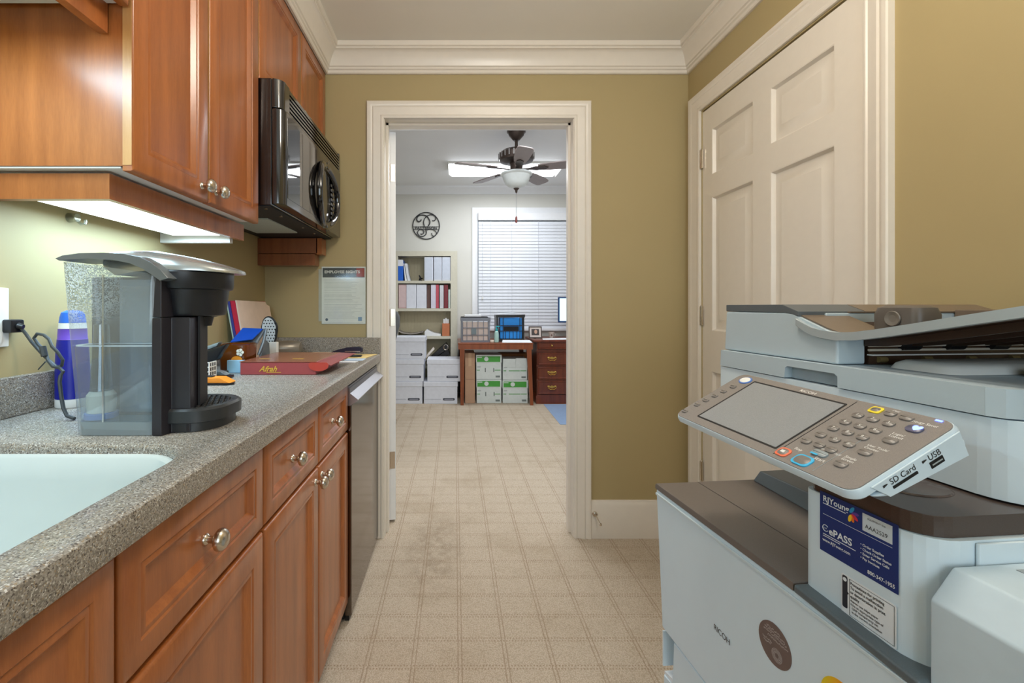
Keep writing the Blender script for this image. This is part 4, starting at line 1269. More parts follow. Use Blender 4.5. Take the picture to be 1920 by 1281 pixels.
for k, (cx_, cz_, a, c_) in enumerate(((.4485, .8835, 55, (40, 150, 200)), (.4530, .8800, 10, (96, 60, 140)), (.4525, .8755, -35, (210, 48, 70)), (.4490, .8728, -70, (240, 120, 30)), (.4460, .8718, -105, (250, 200, 40)))):
    ca, sa = math.cos(math.radians(a)), math.sin(math.radians(a))
    MB().prism([(cx_ + ca * x - sa * z, cz_ + sa * x + ca * z) for x, z in ellipse(0, 0, .0050, .0022, 14)], 'xz', Y0 - .0003 - .00005 * k, Y0 - .0001).build('swirl', PM('swirl_%d' % k, c_, .4), st)

st = plate('caution_sticker', .4340, .5030, .7425, .7945, Y0, white_p, .002, 'white printing precautions sticker')
MB().prism(rrect(.4355, .7510, .4425, .7930, .002, 3), 'xz', Y0 - .0003, Y0 - .0001).build('dark_strip', PM('strip_dark', (40, 46, 54), .5), st)
MB().prism([(.4425, .770), (.4445, .772), (.4425, .774)], 'xz', Y0 - .0003, Y0 - .0001).build('dark_strip', PM('strip_dark', (40, 46, 54)), st)
MB().prism(ellipse(.439, .788, .0026, .0026, 16), 'xz', Y0 - .0005, Y0 - .0003).build('strip_symbol', white_p, st)
g = MB()
for k, s in enumerate(('Precautions for printing', 'To avoid a malfunction', 'or deterioration in print', 'quality')):
    text_into(g, s, .0054, F(.4465, .7858 - .0056 * k), sx=.83, bold=.00008)
for k, s in enumerate(('\u2022Never use inkjet paper', '\u2022Use an appropriate type of', '  OHP transparency set', '  in the correct orientation')):
    text_into(g, s, .0043, F(.4465, .7638 - .0046 * k), sx=.86, bold=.00004)
x0, x1, z0, z1 = .4452, .5010, .7450, .7922
for a in ((x0, z0, x1, z0 + .0004), (x0, z1 - .0004, x1, z1), (x0, z0, x0 + .0004, z1), (x1 - .0004, z0, x1, z1)):
    g.box(a[0], Y0 - .0004, a[1], a[2], Y0 - .0002, a[3])
g.build('lettering', M['black_matt'], st)

# front cover: maker's name, round seal, yellow sticker
g = MB()
text_into(g, 'RICOH', .0150, front_mat(.2000, .0012, .5555), sx=.92)
g.build('lettering', PM('logo_dark', (56, 52, 54), .4), t)
st = MB().prism(ellipse(.3405, .630, .0315, .0315, 40), 'xz', .0012, .0019).build('round_sticker', PM('seal_brown', (110, 92, 86), .45), t, 'round brown sticker')
g = MB()
def dots(pts):
    for x, z in pts:
        g.box(x - .00045, .0008, z - .00045, x + .00045, .0011, z + .00045)
for r in (.0042, .0060, .0078, .0096):
    n = int(r * 5200)
    dots([(.3455 + r * math.cos(2 * PI * k / n), .6165 + r * math.sin(2 * PI * k / n)) for k in range(n)])
for row, (z, xa, xb) in enumerate(((.651, .326, .352), (.647, .322, .360), (.643, .320, .364), (.638, .328, .366), (.630, .318, .336), (.626, .320, .334))):
    x = xa
    while x < xb:
        dots([(x, z + random.uniform(-.0014, .0014)), (x + .0004, z + random.uniform(-.0014, .0014))])
        x += .0013
g.build('dotted_print', PM('dot_print', (176, 164, 158), .5), st)
m, nt, bs = new_mat('yellow_to_orange_print')
v = objvec(nt)
sp = nd(nt, 'ShaderNodeSeparateXYZ')
nt.links.new(v, sp.inputs[0])
mr = nd(nt, 'ShaderNodeMapRange')
mr.inputs['From Min'].default_value, mr.inputs['From Max'].default_value = .425, .475
nt.links.new(sp.outputs[0], mr.inputs['Value'])
nt.links.new(ramp(nt, mr.outputs[0], [(0, lin(232, 204, 20)), (.5, lin(244, 160, 20)), (1, lin(228, 84, 40))]), bs.inputs['Base Color'])
MB().prism(ellipse(.450, .632, .030, .030, 36), 'xz', .0012, .0019).build('yellow_sticker', m, t, 'yellow to orange round sticker at the bottom edge')

# ------------------------------------------------------------------ office: ceiling lights and fan
def tube_lamp(y, label):
    t = thing('ceiling_lamp', label, 'lamp', (.55, y, 2.70))
    MB().box(-.07, y - .16, 2.722, 1.17, y + .16, 2.7445, .003).build('housing', M['white'], t)
    MB().loft([[(x, yy, z) for x, yy in rrect(-.07 + i, y - .155 + i * .6, 1.17 - i, y + .155 - i * .6, .01, 2)] for i, z in ((0, 2.7215), (.004, 2.690), (.030, 2.664))]).build('diffuser', M['office_diffuser'], t, 'glowing white diffuser')
    for x in (-.075, 1.170):
        MB().box(x, y - .158, 2.660, x + .005, y + .158, 2.7445).build('end_cap', M['white'], t)
tube_lamp(5.17, 'long white glowing ceiling lamp behind the ceiling fan')
tube_lamp(3.0, 'second long ceiling lamp nearer the doorway, above the picture')

FX, FY = .557, 4.13
bronze = PM('fan_bronze', (74, 62, 56), .35, metal=.5)
t = thing('ceiling_fan', 'five-bladed ceiling fan with bowl light in the office', 'fan', (FX, FY, 2.745))
MB().lathe([(.085, 2.7445), (.085, 2.728), (.074, 2.722), (.068, 2.700), (.040, 2.668), (.028, 2.655), (.001, 2.653)], (FX, FY, 0)).build('canopy', bronze, t)
MB().cyl((FX, FY, 2.66), (FX, FY, 2.57), .014).build('rod', bronze, t)
MB().lathe([(.02, 2.575), (.05, 2.572), (.13, 2.556), (.160, 2.530), (.162, 2.495), (.150, 2.468), (.10, 2.452), (.06, 2.446), (.055, 2.385), (.06, 2.375), (.02, 2.370)], (FX, FY, 0), seg=32).build('motor', bronze, t)
vents = MB()
for k in range(24):
    a = 2 * PI * k / 24
    vents.hexa([(FX + r * math.cos(a + d), FY + r * math.sin(a + d), z) for z in (2.485, 2.535) for r, d in ((.160, -.03), (.1645, -.03), (.1645, .03), (.160, .03))])
vents.build('motor_vents', PM('fan_vent', (150, 146, 144), .4), t)
blade_m = PM('blade_grey_brown', (150, 138, 136), .45)
for k in range(5):
    a = math.radians(270 + 72 * k)
    Rm = Matrix.Translation((FX, FY, 2.395)) @ Matrix.Rotation(a, 4, 'Z') @ Matrix.Rotation(math.radians(-11), 4, 'X')
    o = [(.20, -.048), (.30, -.062), (.48, -.070), (.55, -.066), (.575, -.05), (.58, 0), (.575, .05), (.55, .066), (.48, .070), (.30, .062), (.20, .048)]
    bl = MB().prism(o, 'xy', -.004, .004, .001, 1).xform(Rm).build('blade', blade_m, t)
    m = MB().prism([(.055, -.016), (.12, -.012), (.18, -.034), (.26, -.030), (.29, 0), (.26, .030), (.18, .034), (.12, .012), (.055, .016)], 'xy', -.012, -.005, .001, 1)
    m.xform(Rm).build('blade_iron', bronze, bl)
MB().lathe([(.070, 2.368), (.120, 2.364), (.140, 2.356), (.143, 2.342), (.128, 2.332), (.118, 2.300), (.100, 2.262), (.070, 2.236), (.030, 2.222), (.003, 2.219)], (FX, FY, 0), seg=32).build('bowl', PM('frosted_bowl', (226, 232, 232), .35), t, 'frosted glass bowl')
MB().lathe([(.026, 2.224), (.024, 2.214), (.012, 2.204), (.009, 2.185), (.002, 2.176)], (FX, FY, 0)).build('finial', bronze, t)
MB().cyl((FX, FY, 2.18), (FX, FY, 1.965), .0022, seg=6).build('pull_chain', PM('chain_grey', (150, 150, 150), .4), t)
MB().lathe([(.003, 1.968), (.009, 1.958), (.011, 1.92), (.006, 1.908)], (FX, FY, 0), seg=10).build('chain_pull', PM('pull_red', (122, 60, 56), .5), t)

# ------------------------------------------------------------------ office window with closed blind
WX0, WX1, WZ0, WZ1 = .305, 1.85, .86, 2.39
w = thing('window_1', 'office window with closed white blind', None, (1.08, OY1, .86), kind='structure')
oc = [(0, 0), (0, .012), (.012, .018), (.055, .022), (.075, .022), (.078, 0)]
casing(MB(), WX0, WX1, WZ1, lambda x, z, h: (x, OY1 - h, z), WZ0, oc).build('casing', M['office_trim'], w)
MB().box(WX0 - .10, OY1 - .06, WZ0 - .03, WX1 + .10, OY1 - .0005, WZ0).build('sill', M['office_trim'], w)
MB().box(WX0, OY1 - .004, WZ0, WX1, OY1 - .0005, WZ1).build('pane', PM('night_glass', (180, 190, 200), .1), w)
MB().box(WX0 + .002, OY1 - .062, 2.29, WX1 - .002, OY1 - .006, 2.388, .006).build('valance', M['office_trim'], w)
slat0 = None
for k in range(33):
    z = .885 + k * .0428
    if slat0 is None:
        slat0 = MB().hexa([(WX0 + .008, OY1 - .044, -.025), (WX1 - .008, OY1 - .044, -.025), (WX1 - .008, OY1 - .041, -.025), (WX0 + .008, OY1 - .041, -.025),
                           (WX0 + .008, OY1 - .0365, .0185), (WX1 - .008, OY1 - .0365, .0185), (WX1 - .008, OY1 - .0335, .0185), (WX0 + .008, OY1 - .0335, .0185)]).build('slat', PM('blind_white', (224, 228, 235), .45), w)
        base_l = slat0.location.copy()
        slat0.location = (0, 0, z)
    else:
        copy_part(slat0, w, loc=(0, 0, z))
for x in (.47, .75, 1.10, 1.5):
    MB().box(x, OY1 - .052, .88, x + .004, OY1 - .0475, 2.29).build('ladder_cord', PM('cord_white', (214, 218, 226), .6), w)
MB().cyl((.365, OY1 - .055, 2.28), (.365, OY1 - .055, 1.28), .002, seg=6).build('lift_cord', PM('cord_white', (214, 218, 226)), w)
MB().lathe([(.003, 1.285), (.010, 1.27), (.010, 1.245), (.003, 1.24)], (.365, OY1 - .055, 0), seg=8).build('cord_tassel', M['white'], w)

# monogram wall sign
iron = PM('wrought_black', (38, 40, 44), .5)
t = thing('monogram_sign', 'round black metal monogram sign on the office wall', 'sign', (-.38, OY1, 1.99))
SC = .0389 / 100   # metres per crop pixel at the wall
cxs, czs = at(799.2, 423.8, OY1)
def sp_(pts, r):
    return [(cxs + (x - 717) * SC, OY1 - .012, czs - (y - 622) * SC) for x, y in pts], r
def smooth(pts, n=5):
    out = []
    for i in range(len(pts) - 1):
        p0, p1, p2, p3 = pts[max(i - 1, 0)], pts[i], pts[i + 1], pts[min(i + 2, len(pts) - 1)]
        for k in range(n):
            u = k / n
            out.append(tuple(.5 * (2 * p1[j] + (p2[j] - p0[j]) * u + (2 * p0[j] - 5 * p1[j] + 4 * p2[j] - p3[j]) * u * u + (3 * p1[j] - p0[j] - 3 * p2[j] + p3[j]) * u ** 3) for j in (0, 1)))
    return out + [pts[-1]]
m = MB()
m.tube([(cxs + .1775 * math.cos(2 * PI * k / 48), OY1 - .012, czs + .1775 * math.sin(2 * PI * k / 48)) for k in range(48)], .0062, 6, True)
m.build('ring', iron, t)
m = MB()
for pts, r in (([(550, 410), (520, 460), (470, 485), (420, 460), (395, 400), (420, 320), (500, 265), (620, 255), (730, 290), (800, 370), (845, 470), (835, 550), (790, 630)], .0075),
               ([(930, 440), (990, 450), (1040, 400), (1040, 330), (980, 270), (880, 245), (790, 265), (730, 300), (660, 390), (630, 490), (640, 570), (655, 640)], .0058),
               ([(700, 750), (725, 830), (710, 910), (640, 970), (540, 985), (450, 930), (425, 850), (470, 770), (560, 745), (630, 790), (635, 860), (580, 910), (530, 890)], .0058),
               ([(740, 765), (850, 740), (960, 755), (1040, 810), (1070, 880), (1020, 960), (960, 970), (915, 930), (905, 870)], .0048)):
    P_, r_ = sp_(smooth(pts), r)
    m.tube(P_, r_, 6)
m.build('scrollwork', iron, t)
m = MB()
for y in (648, 748):
    m.box(cxs - .172, OY1 - .014, czs - (y - 622) * SC - .0022, cxs + .172, OY1 - .010, czs - (y - 622) * SC + .0022)
text_into(m, 'PATTERSON', .050, Matrix.Translation((cxs, OY1 - .0125, czs - (750 - 622) * SC + .002)) @ Matrix.Rotation(PI / 2, 4, 'X'), 'CENTER', ext=.002, sx=1.06, bold=.001)
m.build('name_band', iron, t)

# ------------------------------------------------------------------ bookcase and what stands in it
BY = 5.76
bc = thing('bookcase', 'tall cream bookcase against the office back wall', 'bookcase', (-.38, 5.90, 0))
cream = PM('bookcase_cream', (206, 202, 184), .5)
bxl, bxr = at(746, 0, BY)[0], at(845, 0, BY)[0]
oxl, oxr = -.86, at(857.5, 0, BY)[0]
zt = at(0, 471, BY)[1]
MB().box(oxl, BY, 0, bxl, 6.05, zt).build('side', cream, bc)
MB().box(bxr, BY, 0, oxr, 6.05, zt).build('side', cream, bc)
MB().box(bxl, BY, at(0, 480, BY)[1], bxr, 6.05, zt).build('top', cream, bc)
shz = []
for y0, y1 in ((526.5, 531.5), (578.5, 583.5), (630.5, 635.5), (686, 691)):
    a, c = at(0, y0, BY)[1], at(0, y1, BY)[1]
    shz.append(a)
    MB().box(bxl, BY, c, bxr, 6.035, a).build('shelf', cream, bc)
MB().box(bxl, BY, 0, bxr, 6.035, .08).build('plinth', cream, bc)
bk = MB().box(bxl, 6.036, .08, bxr, 6.05, zt - .02)
for k in range(16):
    x = bxl + .02 + k * .043
    bk.box(x, 6.030, .08, x + .034, 6.037, zt - .06)
bk.build('beadboard_back', PM('bookcase_back', (206, 196, 166), .6), bc)

def binder(x0, x1, ytop, shelf, mat, label, spine=None, lean=0, group=None, d=.245, inset=.012, band=None):
    a, c = at(x0, 0, BY)[0], at(x1, 0, BY)[0]
    zb = shz[shelf] + .001
    z1 = at(0, ytop, BY)[1]
    y0 = BY + inset
    t = thing('binder', label, 'binder', ((a + c) / 2, y0 + d / 2, zb), 0, group)
    MB().hexa([(a, y0, zb), (c, y0, zb), (c, y0 + d, zb), (a, y0 + d, zb), (a + lean, y0, z1), (c + lean, y0, z1), (c + lean, y0 + d, z1), (a + lean, y0 + d, z1)], .002, 1).build('cover', mat, t)
    if spine:
        MB().hexa([(a + .004, y0 - .002, zb + .015), (c - .004, y0 - .002, zb + .015), (c - .004, y0 - .0003, zb + .015), (a + .004, y0 - .0003, zb + .015),
                   (a + .004 + lean, y0 - .002, z1 - .015), (c - .004 + lean, y0 - .002, z1 - .015), (c - .004 + lean, y0 - .0003, z1 - .015), (a + .004 + lean, y0 - .0003, z1 - .015)]).build('spine_label', spine, t)
    if band:
        f0, f1, bm_ = band
        MB().box(a - .0006, y0 - .003, zb + (z1 - zb) * f0, c + .0006, y0 - .0004, zb + (z1 - zb) * f1).build('spine_band', bm_, t)
    return t
bw = PM('binder_white', (222, 226, 236), .5)
sp_lab = PM('spine_paper', (206, 214, 228), .7)
blue_b = PM('binder_blue', (24, 98, 206), .45)
binder(746.3, 755.7, 487, 0, blue_b, 'blue binder with white top, left end of the top shelf', band=(.70, 1.0, bw))
PX = lambda x: at(x, 0, BY)[0]
m = MB()
m.prism([(PX(759), shz[0] + .001), (PX(763), shz[0] + .001), (PX(759), shz[0] + .13), (PX(757.5), shz[0] + .22), (PX(756.2), shz[0] + .22)], 'xz', BY + .02, BY + .24)
tag(m.build('magazine', M['paper']), 'white magazine sagging against the blue binder', 'magazine')
m = MB()
m.prism([(PX(764), shz[0] + .001), (PX(768), shz[0] + .001), (PX(764.5), shz[0] + .10), (PX(763), shz[0] + .22), (PX(758.5), shz[0] + .22), (PX(760.5), shz[0] + .12)], 'xz', BY + .02, BY + .24)
tag(m.build('magazine', PM('magazine_pale', (226, 230, 238), .6)), 'pale curved magazine right of the sagging one', 'magazine')
m = MB()
zb = shz[0] + .0005
m.lathe([(.024, 0), (.024, .012), (.010, .018)], (PX(787), BY + .10, zb), seg=10)
m.tube([(PX(786), BY + .10, zb + .015), (PX(787), BY + .10, zb + .045), (PX(784.5), BY + .10, zb + .075)], [.014, .011, .008], 8)
m.tube([(PX(787), BY + .10, zb + .030), (PX(791.5), BY + .10, zb + .036)], [.010, .007], 8)
tag(m.build('figurine', M['black']), 'small black figurine on the top shelf of the bookcase', 'figurine')
binder(795.5, 812, 481.6, 0, bw, 'white binder first of three on the top shelf', sp_lab)
binder(813.3, 828.3, 481.6, 0, bw, 'white binder in the middle of three on the top shelf', sp_lab)
binder(829.0, 844.6, 481.6, 0, bw, 'white binder last of three on the top shelf', sp_lab)
binder(747.2, 761.4, 533.4, 1, PM('binder_pink', (206, 176, 176), .6), 'pale pink binder at the left end of the second shelf', PM('pink_paper', (214, 190, 190), .7))
binder(761.9, 780.0, 533.4, 1, bw, 'wide white binder beside the pale pink one')
binder(780.6, 799.6, 533.6, 1, bw, 'wide white binder left of the dark gap on the second shelf')
binder(800.2, 807.4, 534.2, 1, PM('binder_brown', (112, 84, 76), .6), 'brown book deep on the second shelf', inset=.05, d=.20)
binder(808.0, 817.0, 533.8, 1, PM('binder_lilac', (214, 210, 226), .5), 'lilac white binder touching the rose red one')
binder(817.3, 822.6, 533.6, 1, PM('binder_rose', (186, 76, 92), .5), 'thin rose red binder on the second shelf')
binder(824.2, 831.6, 534.8, 1, PM('binder_greywhite', (206, 206, 212), .5), 'grey white binder between rose red and maroon ones')
binder(832.4, 840.0, 533.8, 1, PM('binder_maroon', (120, 40, 50), .5), 'dark maroon binder near the right end of the second shelf')
binder(840.6, 844.4, 543, 1, PM('binder_mint', (206, 220, 216), .6), 'short pale mint booklet at the right end of the second shelf')
t = thing('magazine_box', 'orange wooden box holding white papers on the third shelf', 'box', (PX(835), BY + .08, shz[2]))
MB().box(PX(829), BY + .01, shz[2] + .001, PX(843), BY + .16, shz[2] + .160, .003).build('box', PM('box_orange_wood', (196, 118, 78), .5), t)
for k in range(3):
    MB().box(PX(831.2 + k * 3.6), BY + .03, shz[2] + .161, PX(834 + k * 3.6), BY + .14, shz[2] + .215 + .012 * (k % 2)).build('papers', M['paper'], t)
m = MB()
m.loft([[(PX(x), y, shz[2] + z + .001) for y in (BY + .02, BY + .26)][::1] + [(PX(x), y, shz[2] + z + .010) for y in (BY + .26, BY + .02)]
        for x, z in ((747.5, .052), (755, .030), (768, .020), (780, .026), (788, .042), (793, .046))])
tag(m.build('newspaper', PM('newspaper_grey', (168, 160, 152), .8)), 'curved pile of grey newspapers on the third shelf', 'newspaper')
m = MB()
m.loft([[(PX(x), y, shz[2] + .001) for y in (BY + .02, BY + .24)] + [(PX(x), y, shz[2] + z) for y in (BY + .24, BY + .02)]
        for x, z in ((796, .055), (800, .085), (806, .060), (814, .036), (826.5, .026))])
tag(m.build('paper_pile', M['paper']), 'crumpled white papers left of the orange box', 'papers')
t = thing('binder', 'open black binder slumped on the low shelf above the file box', 'binder', (PX(825), BY + .15, shz[3]))
MB().hexa([(PX(798), BY + .02, shz[3] + .06), (PX(800), BY + .02, shz[3] + .03), (PX(800), BY + .25, shz[3] + .03), (PX(798), BY + .25, shz[3] + .06),
           (PX(836), BY + .02, shz[3] + .285), (PX(842), BY + .02, shz[3] + .225), (PX(842), BY + .25, shz[3] + .225), (PX(836), BY + .25, shz[3] + .285)]).build('cover', M['black'], t)
MB().hexa([(PX(801), BY + .01, shz[3] + .02), (PX(802), BY + .01, shz[3] + .001), (PX(802), BY + .22, shz[3] + .001), (PX(801), BY + .22, shz[3] + .02),
           (PX(840), BY + .01, shz[3] + .21), (PX(843.5), BY + .01, shz[3] + .14), (PX(843.5), BY + .22, shz[3] + .14), (PX(840), BY + .22, shz[3] + .21)]).build('cover', M['black_matt'], t)
for k in range(3):
    yy = BY + .008
    c0 = (PX(836), yy, shz[3] + .235)
    MB().tube([(c0[0] + (.022 + .006 * k) * math.cos(a), yy - .002 * k, c0[2] + .034 * math.sin(a)) for a in [PI * 2 * j / 14 for j in range(14)]], .0025, 5, True).build('ring', M['nickel'], t)
tag(MB().hexa([(PX(798.6), BY - .06, shz[3] + .125), (PX(800), BY - .06, shz[3] + .105), (PX(800), BY + .02, shz[3] + .105), (PX(798.6), BY + .02, shz[3] + .125),
               (PX(813), BY - .06, shz[3] + .245), (PX(815), BY - .06, shz[3] + .215), (PX(815), BY + .02, shz[3] + .215), (PX(813), BY + .02, shz[3] + .235)]).build('booklet', PM('booklet_cream', (226, 216, 204), .6)),
    'cream booklet leaning out over the file boxes', 'booklet')

# ------------------------------------------------------------------ white file boxes
FBY = 5.36
fb_mat = PM('file_box_white', (222, 226, 236), .6)
fb_slot = PM('file_box_slot', (74, 78, 90), .6)
def file_box(xr, z0, label):
    x1 = at(xr, 0, FBY)[0]
    wd, d, h = .405, .33, .222
    t = thing('file_box', label, 'box', (x1 - wd / 2, FBY + d / 2, z0), 0, 'white file boxes by the bookcase')
    MB().box(x1 - wd + .006, FBY + .008, z0 + .0005, x1 - .006, FBY + d - .008, z0 + h, .002, 1).build('box', fb_mat, t)
    MB().box(x1 - wd, FBY, z0 + h - .018, x1, FBY + d, z0 + h + .040, .003, 1).build('lid', fb_mat, t)
    g = MB().prism(rrect(x1 - .175, z0 + .040, x1 - .035, z0 + .068, .012, 4), 'xz', FBY + .0062, FBY + .0079)
    g.build('handle_rim', fb_slot, t)
    MB().prism(rrect(x1 - .158, z0 + .049, x1 - .052, z0 + .060, .005, 3), 'xz', FBY + .0052, FBY + .0061).build('handle_hole', PM('hole_grey', (150, 154, 164)), t)
    MB().box(x1 - wd + .012, FBY + .0066, z0 + .053, x1 - .195, FBY + .0079, z0 + .056).build('printed_line', PM('line_grey', (140, 146, 160)), t)
file_box(792.5, 0, 'white file box at the bottom of the left stack')
file_box(795.0, .264, 'white file box in the middle of the left stack')
file_box(797.5, .528, 'white file box on top of the left stack')
file_box(858.3, 0, 'white file box at the bottom of the right stack')
file_box(864.8, .264, 'white file box on top of the right stack beside the table leg')

# office chair, mostly behind the door jamb
t = thing('office_chair', 'dark grey office chair, its back edge showing left of the bookcase', 'chair', (-.825, 4.6, 0))
cg = PM('chair_grey', (92, 96, 100), .75)
secs = []
for z, hw in ((.60, .15), (.66, .20), (.80, .225), (.95, .265), (1.04, .270), (1.09, .25), (1.115, .20)):
    secs.append([(-.825 + x, 4.6 + y, z) for x, y in rrect(-hw, -.03, hw, .03, .028, 3)])
MB().loft(secs).build('backrest', cg, t)
MB().prism(rrect(-1.035, 4.10, -.615, 4.56, .08, 4), 'xy', .44, .52, .02).build('seat', cg, t)
MB().cyl((-.825, 4.35, .10), (-.825, 4.35, .44), .025).build('post', M['black'], t)
MB().box(-.85, 4.56, .42, -.80, 4.62, .70).build('back_bracket', M['black'], t)
for k in range(5):
    a = math.radians(90 + 72 * k)
    lg = MB().cyl((-.825, 4.35, .11), (-.825 + .25 * math.cos(a), 4.35 + .25 * math.sin(a), .075), .022, .014).build('leg', M['black'], t)
    MB().cyl((-.825 + .25 * math.cos(a) - .012, 4.35 + .25 * math.sin(a), .027), (-.825 + .25 * math.cos(a) + .012, 4.35 + .25 * math.sin(a), .027), .0265).build('caster', M['black'], lg)

# ------------------------------------------------------------------ table with boxes under it
TY = 5.27
tx0, tx1 = at(858.5, 0, TY)[0], at(1000, 0, TY)[0]
zt = at(0, 643, TY)[1]
zb = at(0, 655.5, TY)[1]
tb = thing('work_table', 'red-brown wooden table with tapered legs under the window', 'table', ((tx0 + tx1) / 2, 5.6, 0))
MB().box(tx0, TY, zt - .018, tx1, 5.99, zt, .004).build('tabletop', M['tablewood'], tb)
MB().box(tx0 + .004, TY + .004, zb, tx1 - .004, TY + .03, zt - .0185).build('apron', M['tablewood'], tb)
MB().box(tx0 + .004, 5.95, zb, tx1 - .004, 5.98, zt - .0185).build('apron', M['tablewood'], tb)
for x, dx in ((tx0 + .05, -.0), (tx1 - .05, .035)):
    for y in (TY + .035, 5.94):
        b = MB().loft([[(x + dx * k + s * px_, y + s * py_, z) for px_, py_ in ((-1, -1), (1, -1), (1, 1), (-1, 1))] for s, z, k in ((.018, 0, 1), (.028, zb + .03, 0))])
        b.build('leg', M['tablewood'], tb)
MB().box(tx0 + .08, 5.75, zb - .03, tx1 - .2, 5.95, zb - .002).build('keyboard_shelf', PM('shelf_grey', (116, 118, 124)), tb)  # plain grey board under the tabletop
def photo_box(name, x0, x1, y0, y1, Y, d, mat, label, cat='box', group=None):
    a, zt_ = at(x0, y0, Y)
    c, zb_ = at(x1, y1, Y)
    t = thing(name, label, cat, ((a + c) / 2, Y + d / 2, max(zb_, 0)), 0, group)
    return t, a, c, zb_, zt_
card = PM('cardboard', (186, 150, 122), .8)
PBY = 5.40
a, c = at(872, 0, PBY)[0], at(890.5, 0, PBY)[0]
t = thing('cardboard_box', 'tall narrow brown cardboard box under the table', 'box', ((a + c) / 2, PBY + .2, 0))
MB().box(a, PBY, .0005, c, PBY + .40, .595, .002, 1).build('carton', card, t)
MB().box(a + .012, PBY - .002, .28, c - .01, PBY - .0003, .286).build('strap_mark', PM('card_dark', (150, 116, 92)), t)
MB().box(a + .04, PBY - .0012, .44, a + .075, PBY - .0003, .596).build('tape', PM('tape_tan', (200, 166, 134), .4), t)
green = PM('paper_box_green', (70, 158, 62), .5)
pbx = PM('paper_box_white', (214, 222, 220), .6)
def paper_box(x0, x1, z0, h, label, band=True):
    a, c = at(x0, 0, PBY)[0], at(x1, 0, PBY)[0]
    t = thing('paper_box', label, 'box', ((a + c) / 2, PBY + .15, z0), 0, 'white and green paper boxes under the table')
    MB().box(a + .004, PBY + .004, z0 + .0005, c - .004, PBY + .296, z0 + (h if not band else h - .06), .002, 1).build('carton', pbx, t)
    w_ = c - a
    if band:
        MB().box(a, PBY, z0 + h - .095, c, PBY + .30, z0 + h - .002, .002, 1).build('lid', pbx, t)
        MB().box(a + .012, PBY - .0014, z0 + h - .085, c - .018, PBY - .0003, z0 + h - .018).build('green_band', green, t)
        MB().prism(ellipse(a + w_ * .40, z0 + h - .050, .026, .026, 16), 'xz', PBY - .0026, PBY - .0015).build('band_seal', pbx, t)
        MB().box(a + .015, PBY - .0026, z0 + h - .036, a + .07, PBY - .0015, z0 + h - .026).build('band_print', pbx, t)
    else:
        MB().hexa([(a + .004, PBY, z0 + h - .10), (a + w_ * .52, PBY, z0 + h - .10), (a + w_ * .52, PBY + .004, z0 + h - .10), (a + .004, PBY + .004, z0 + h - .10),
                   (a + .010, PBY - .012, z0 + h + .002), (a + w_ * .51, PBY - .012, z0 + h + .002), (a + w_ * .51, PBY - .009, z0 + h + .002), (a + .010, PBY - .009, z0 + h + .002)]).build('open_flap', pbx, t)
        MB().hexa([(a + w_ * .53, PBY, z0 + h - .10), (c - .004, PBY, z0 + h - .10), (c - .004, PBY + .004, z0 + h - .10), (a + w_ * .53, PBY + .004, z0 + h - .10),
                   (a + w_ * .53, PBY - .010, z0 + h + .010), (c - .002, PBY - .010, z0 + h + .010), (c - .002, PBY - .007, z0 + h + .010), (a + w_ * .53, PBY - .007, z0 + h + .010)]).build('open_flap', pbx, t)
    g = MB()
    zz = z0 + .105
    g.box(a + .012, PBY + .0024, zz, a + .045, PBY + .0036, zz + .008)
    g.box(c - .085, PBY + .0024, zz, c - .015, PBY + .0036, zz + .008)
    if 'right' in label:
        g.box(a + .075, PBY + .0024, zz, c - .09, PBY + .0036, zz + .008)
    g.build('green_print', green, t)
    g = MB()
    g.box(a + .016, PBY + .0024, zz + .040, a + .055, PBY + .0036, zz + .046)
    g.box(c - .072, PBY + .0024, z0 + .022, c - .020, PBY + .0036, z0 + .044)
    if 'left' in label:
        for x in (a + .105, a + .205):
            g.box(x, PBY + .0024, z0 + .085, x + .012, PBY + .0036, z0 + .135)
    g.build('grey_print', PM('print_dark_grey', (120, 130, 128)), t)
    return t
paper_box(893.2, 940.5, 0, .283, 'white paper box with green band at the bottom left under the table')
paper_box(892.5, 940.8, .284, .292, 'white paper box with green band on the left stack')
paper_box(942.2, 990.0, 0, .275, 'white paper box with green band at the bottom right under the table')
paper_box(942.2, 989.0, .276, .250, 'opened white paper box without band on the right stack', False)
a, c = at(936, 0, 5.72)[0], at(990, 0, 5.72)[0]
tag(MB().box(a, 5.71, .0005, c, 5.90, .56, .002, 1).build('cardboard_box', PM('cardboard_brown', (150, 98, 52), .8)), 'brown cardboard box behind the paper boxes under the table', 'box')

t = thing('wire_rack', 'narrow black wire rack in the shadow under the table, by its left leg', 'rack', (.08, 5.81, 0))
for x in (.050, .110):
    for y in (5.72, 5.90):
        MB().cyl((x, y, .0005), (x, y, .60), .005, seg=8).build('post', M['black'], t)
for z in (.06, .20, .34, .48):
    MB().box(.046, 5.715, z, .114, 5.905, z + .012).build('shelf', M['black_matt'], t)
MB().box(.046, 5.906, .02, .114, 5.910, .60).build('back', M['black_matt'], t)

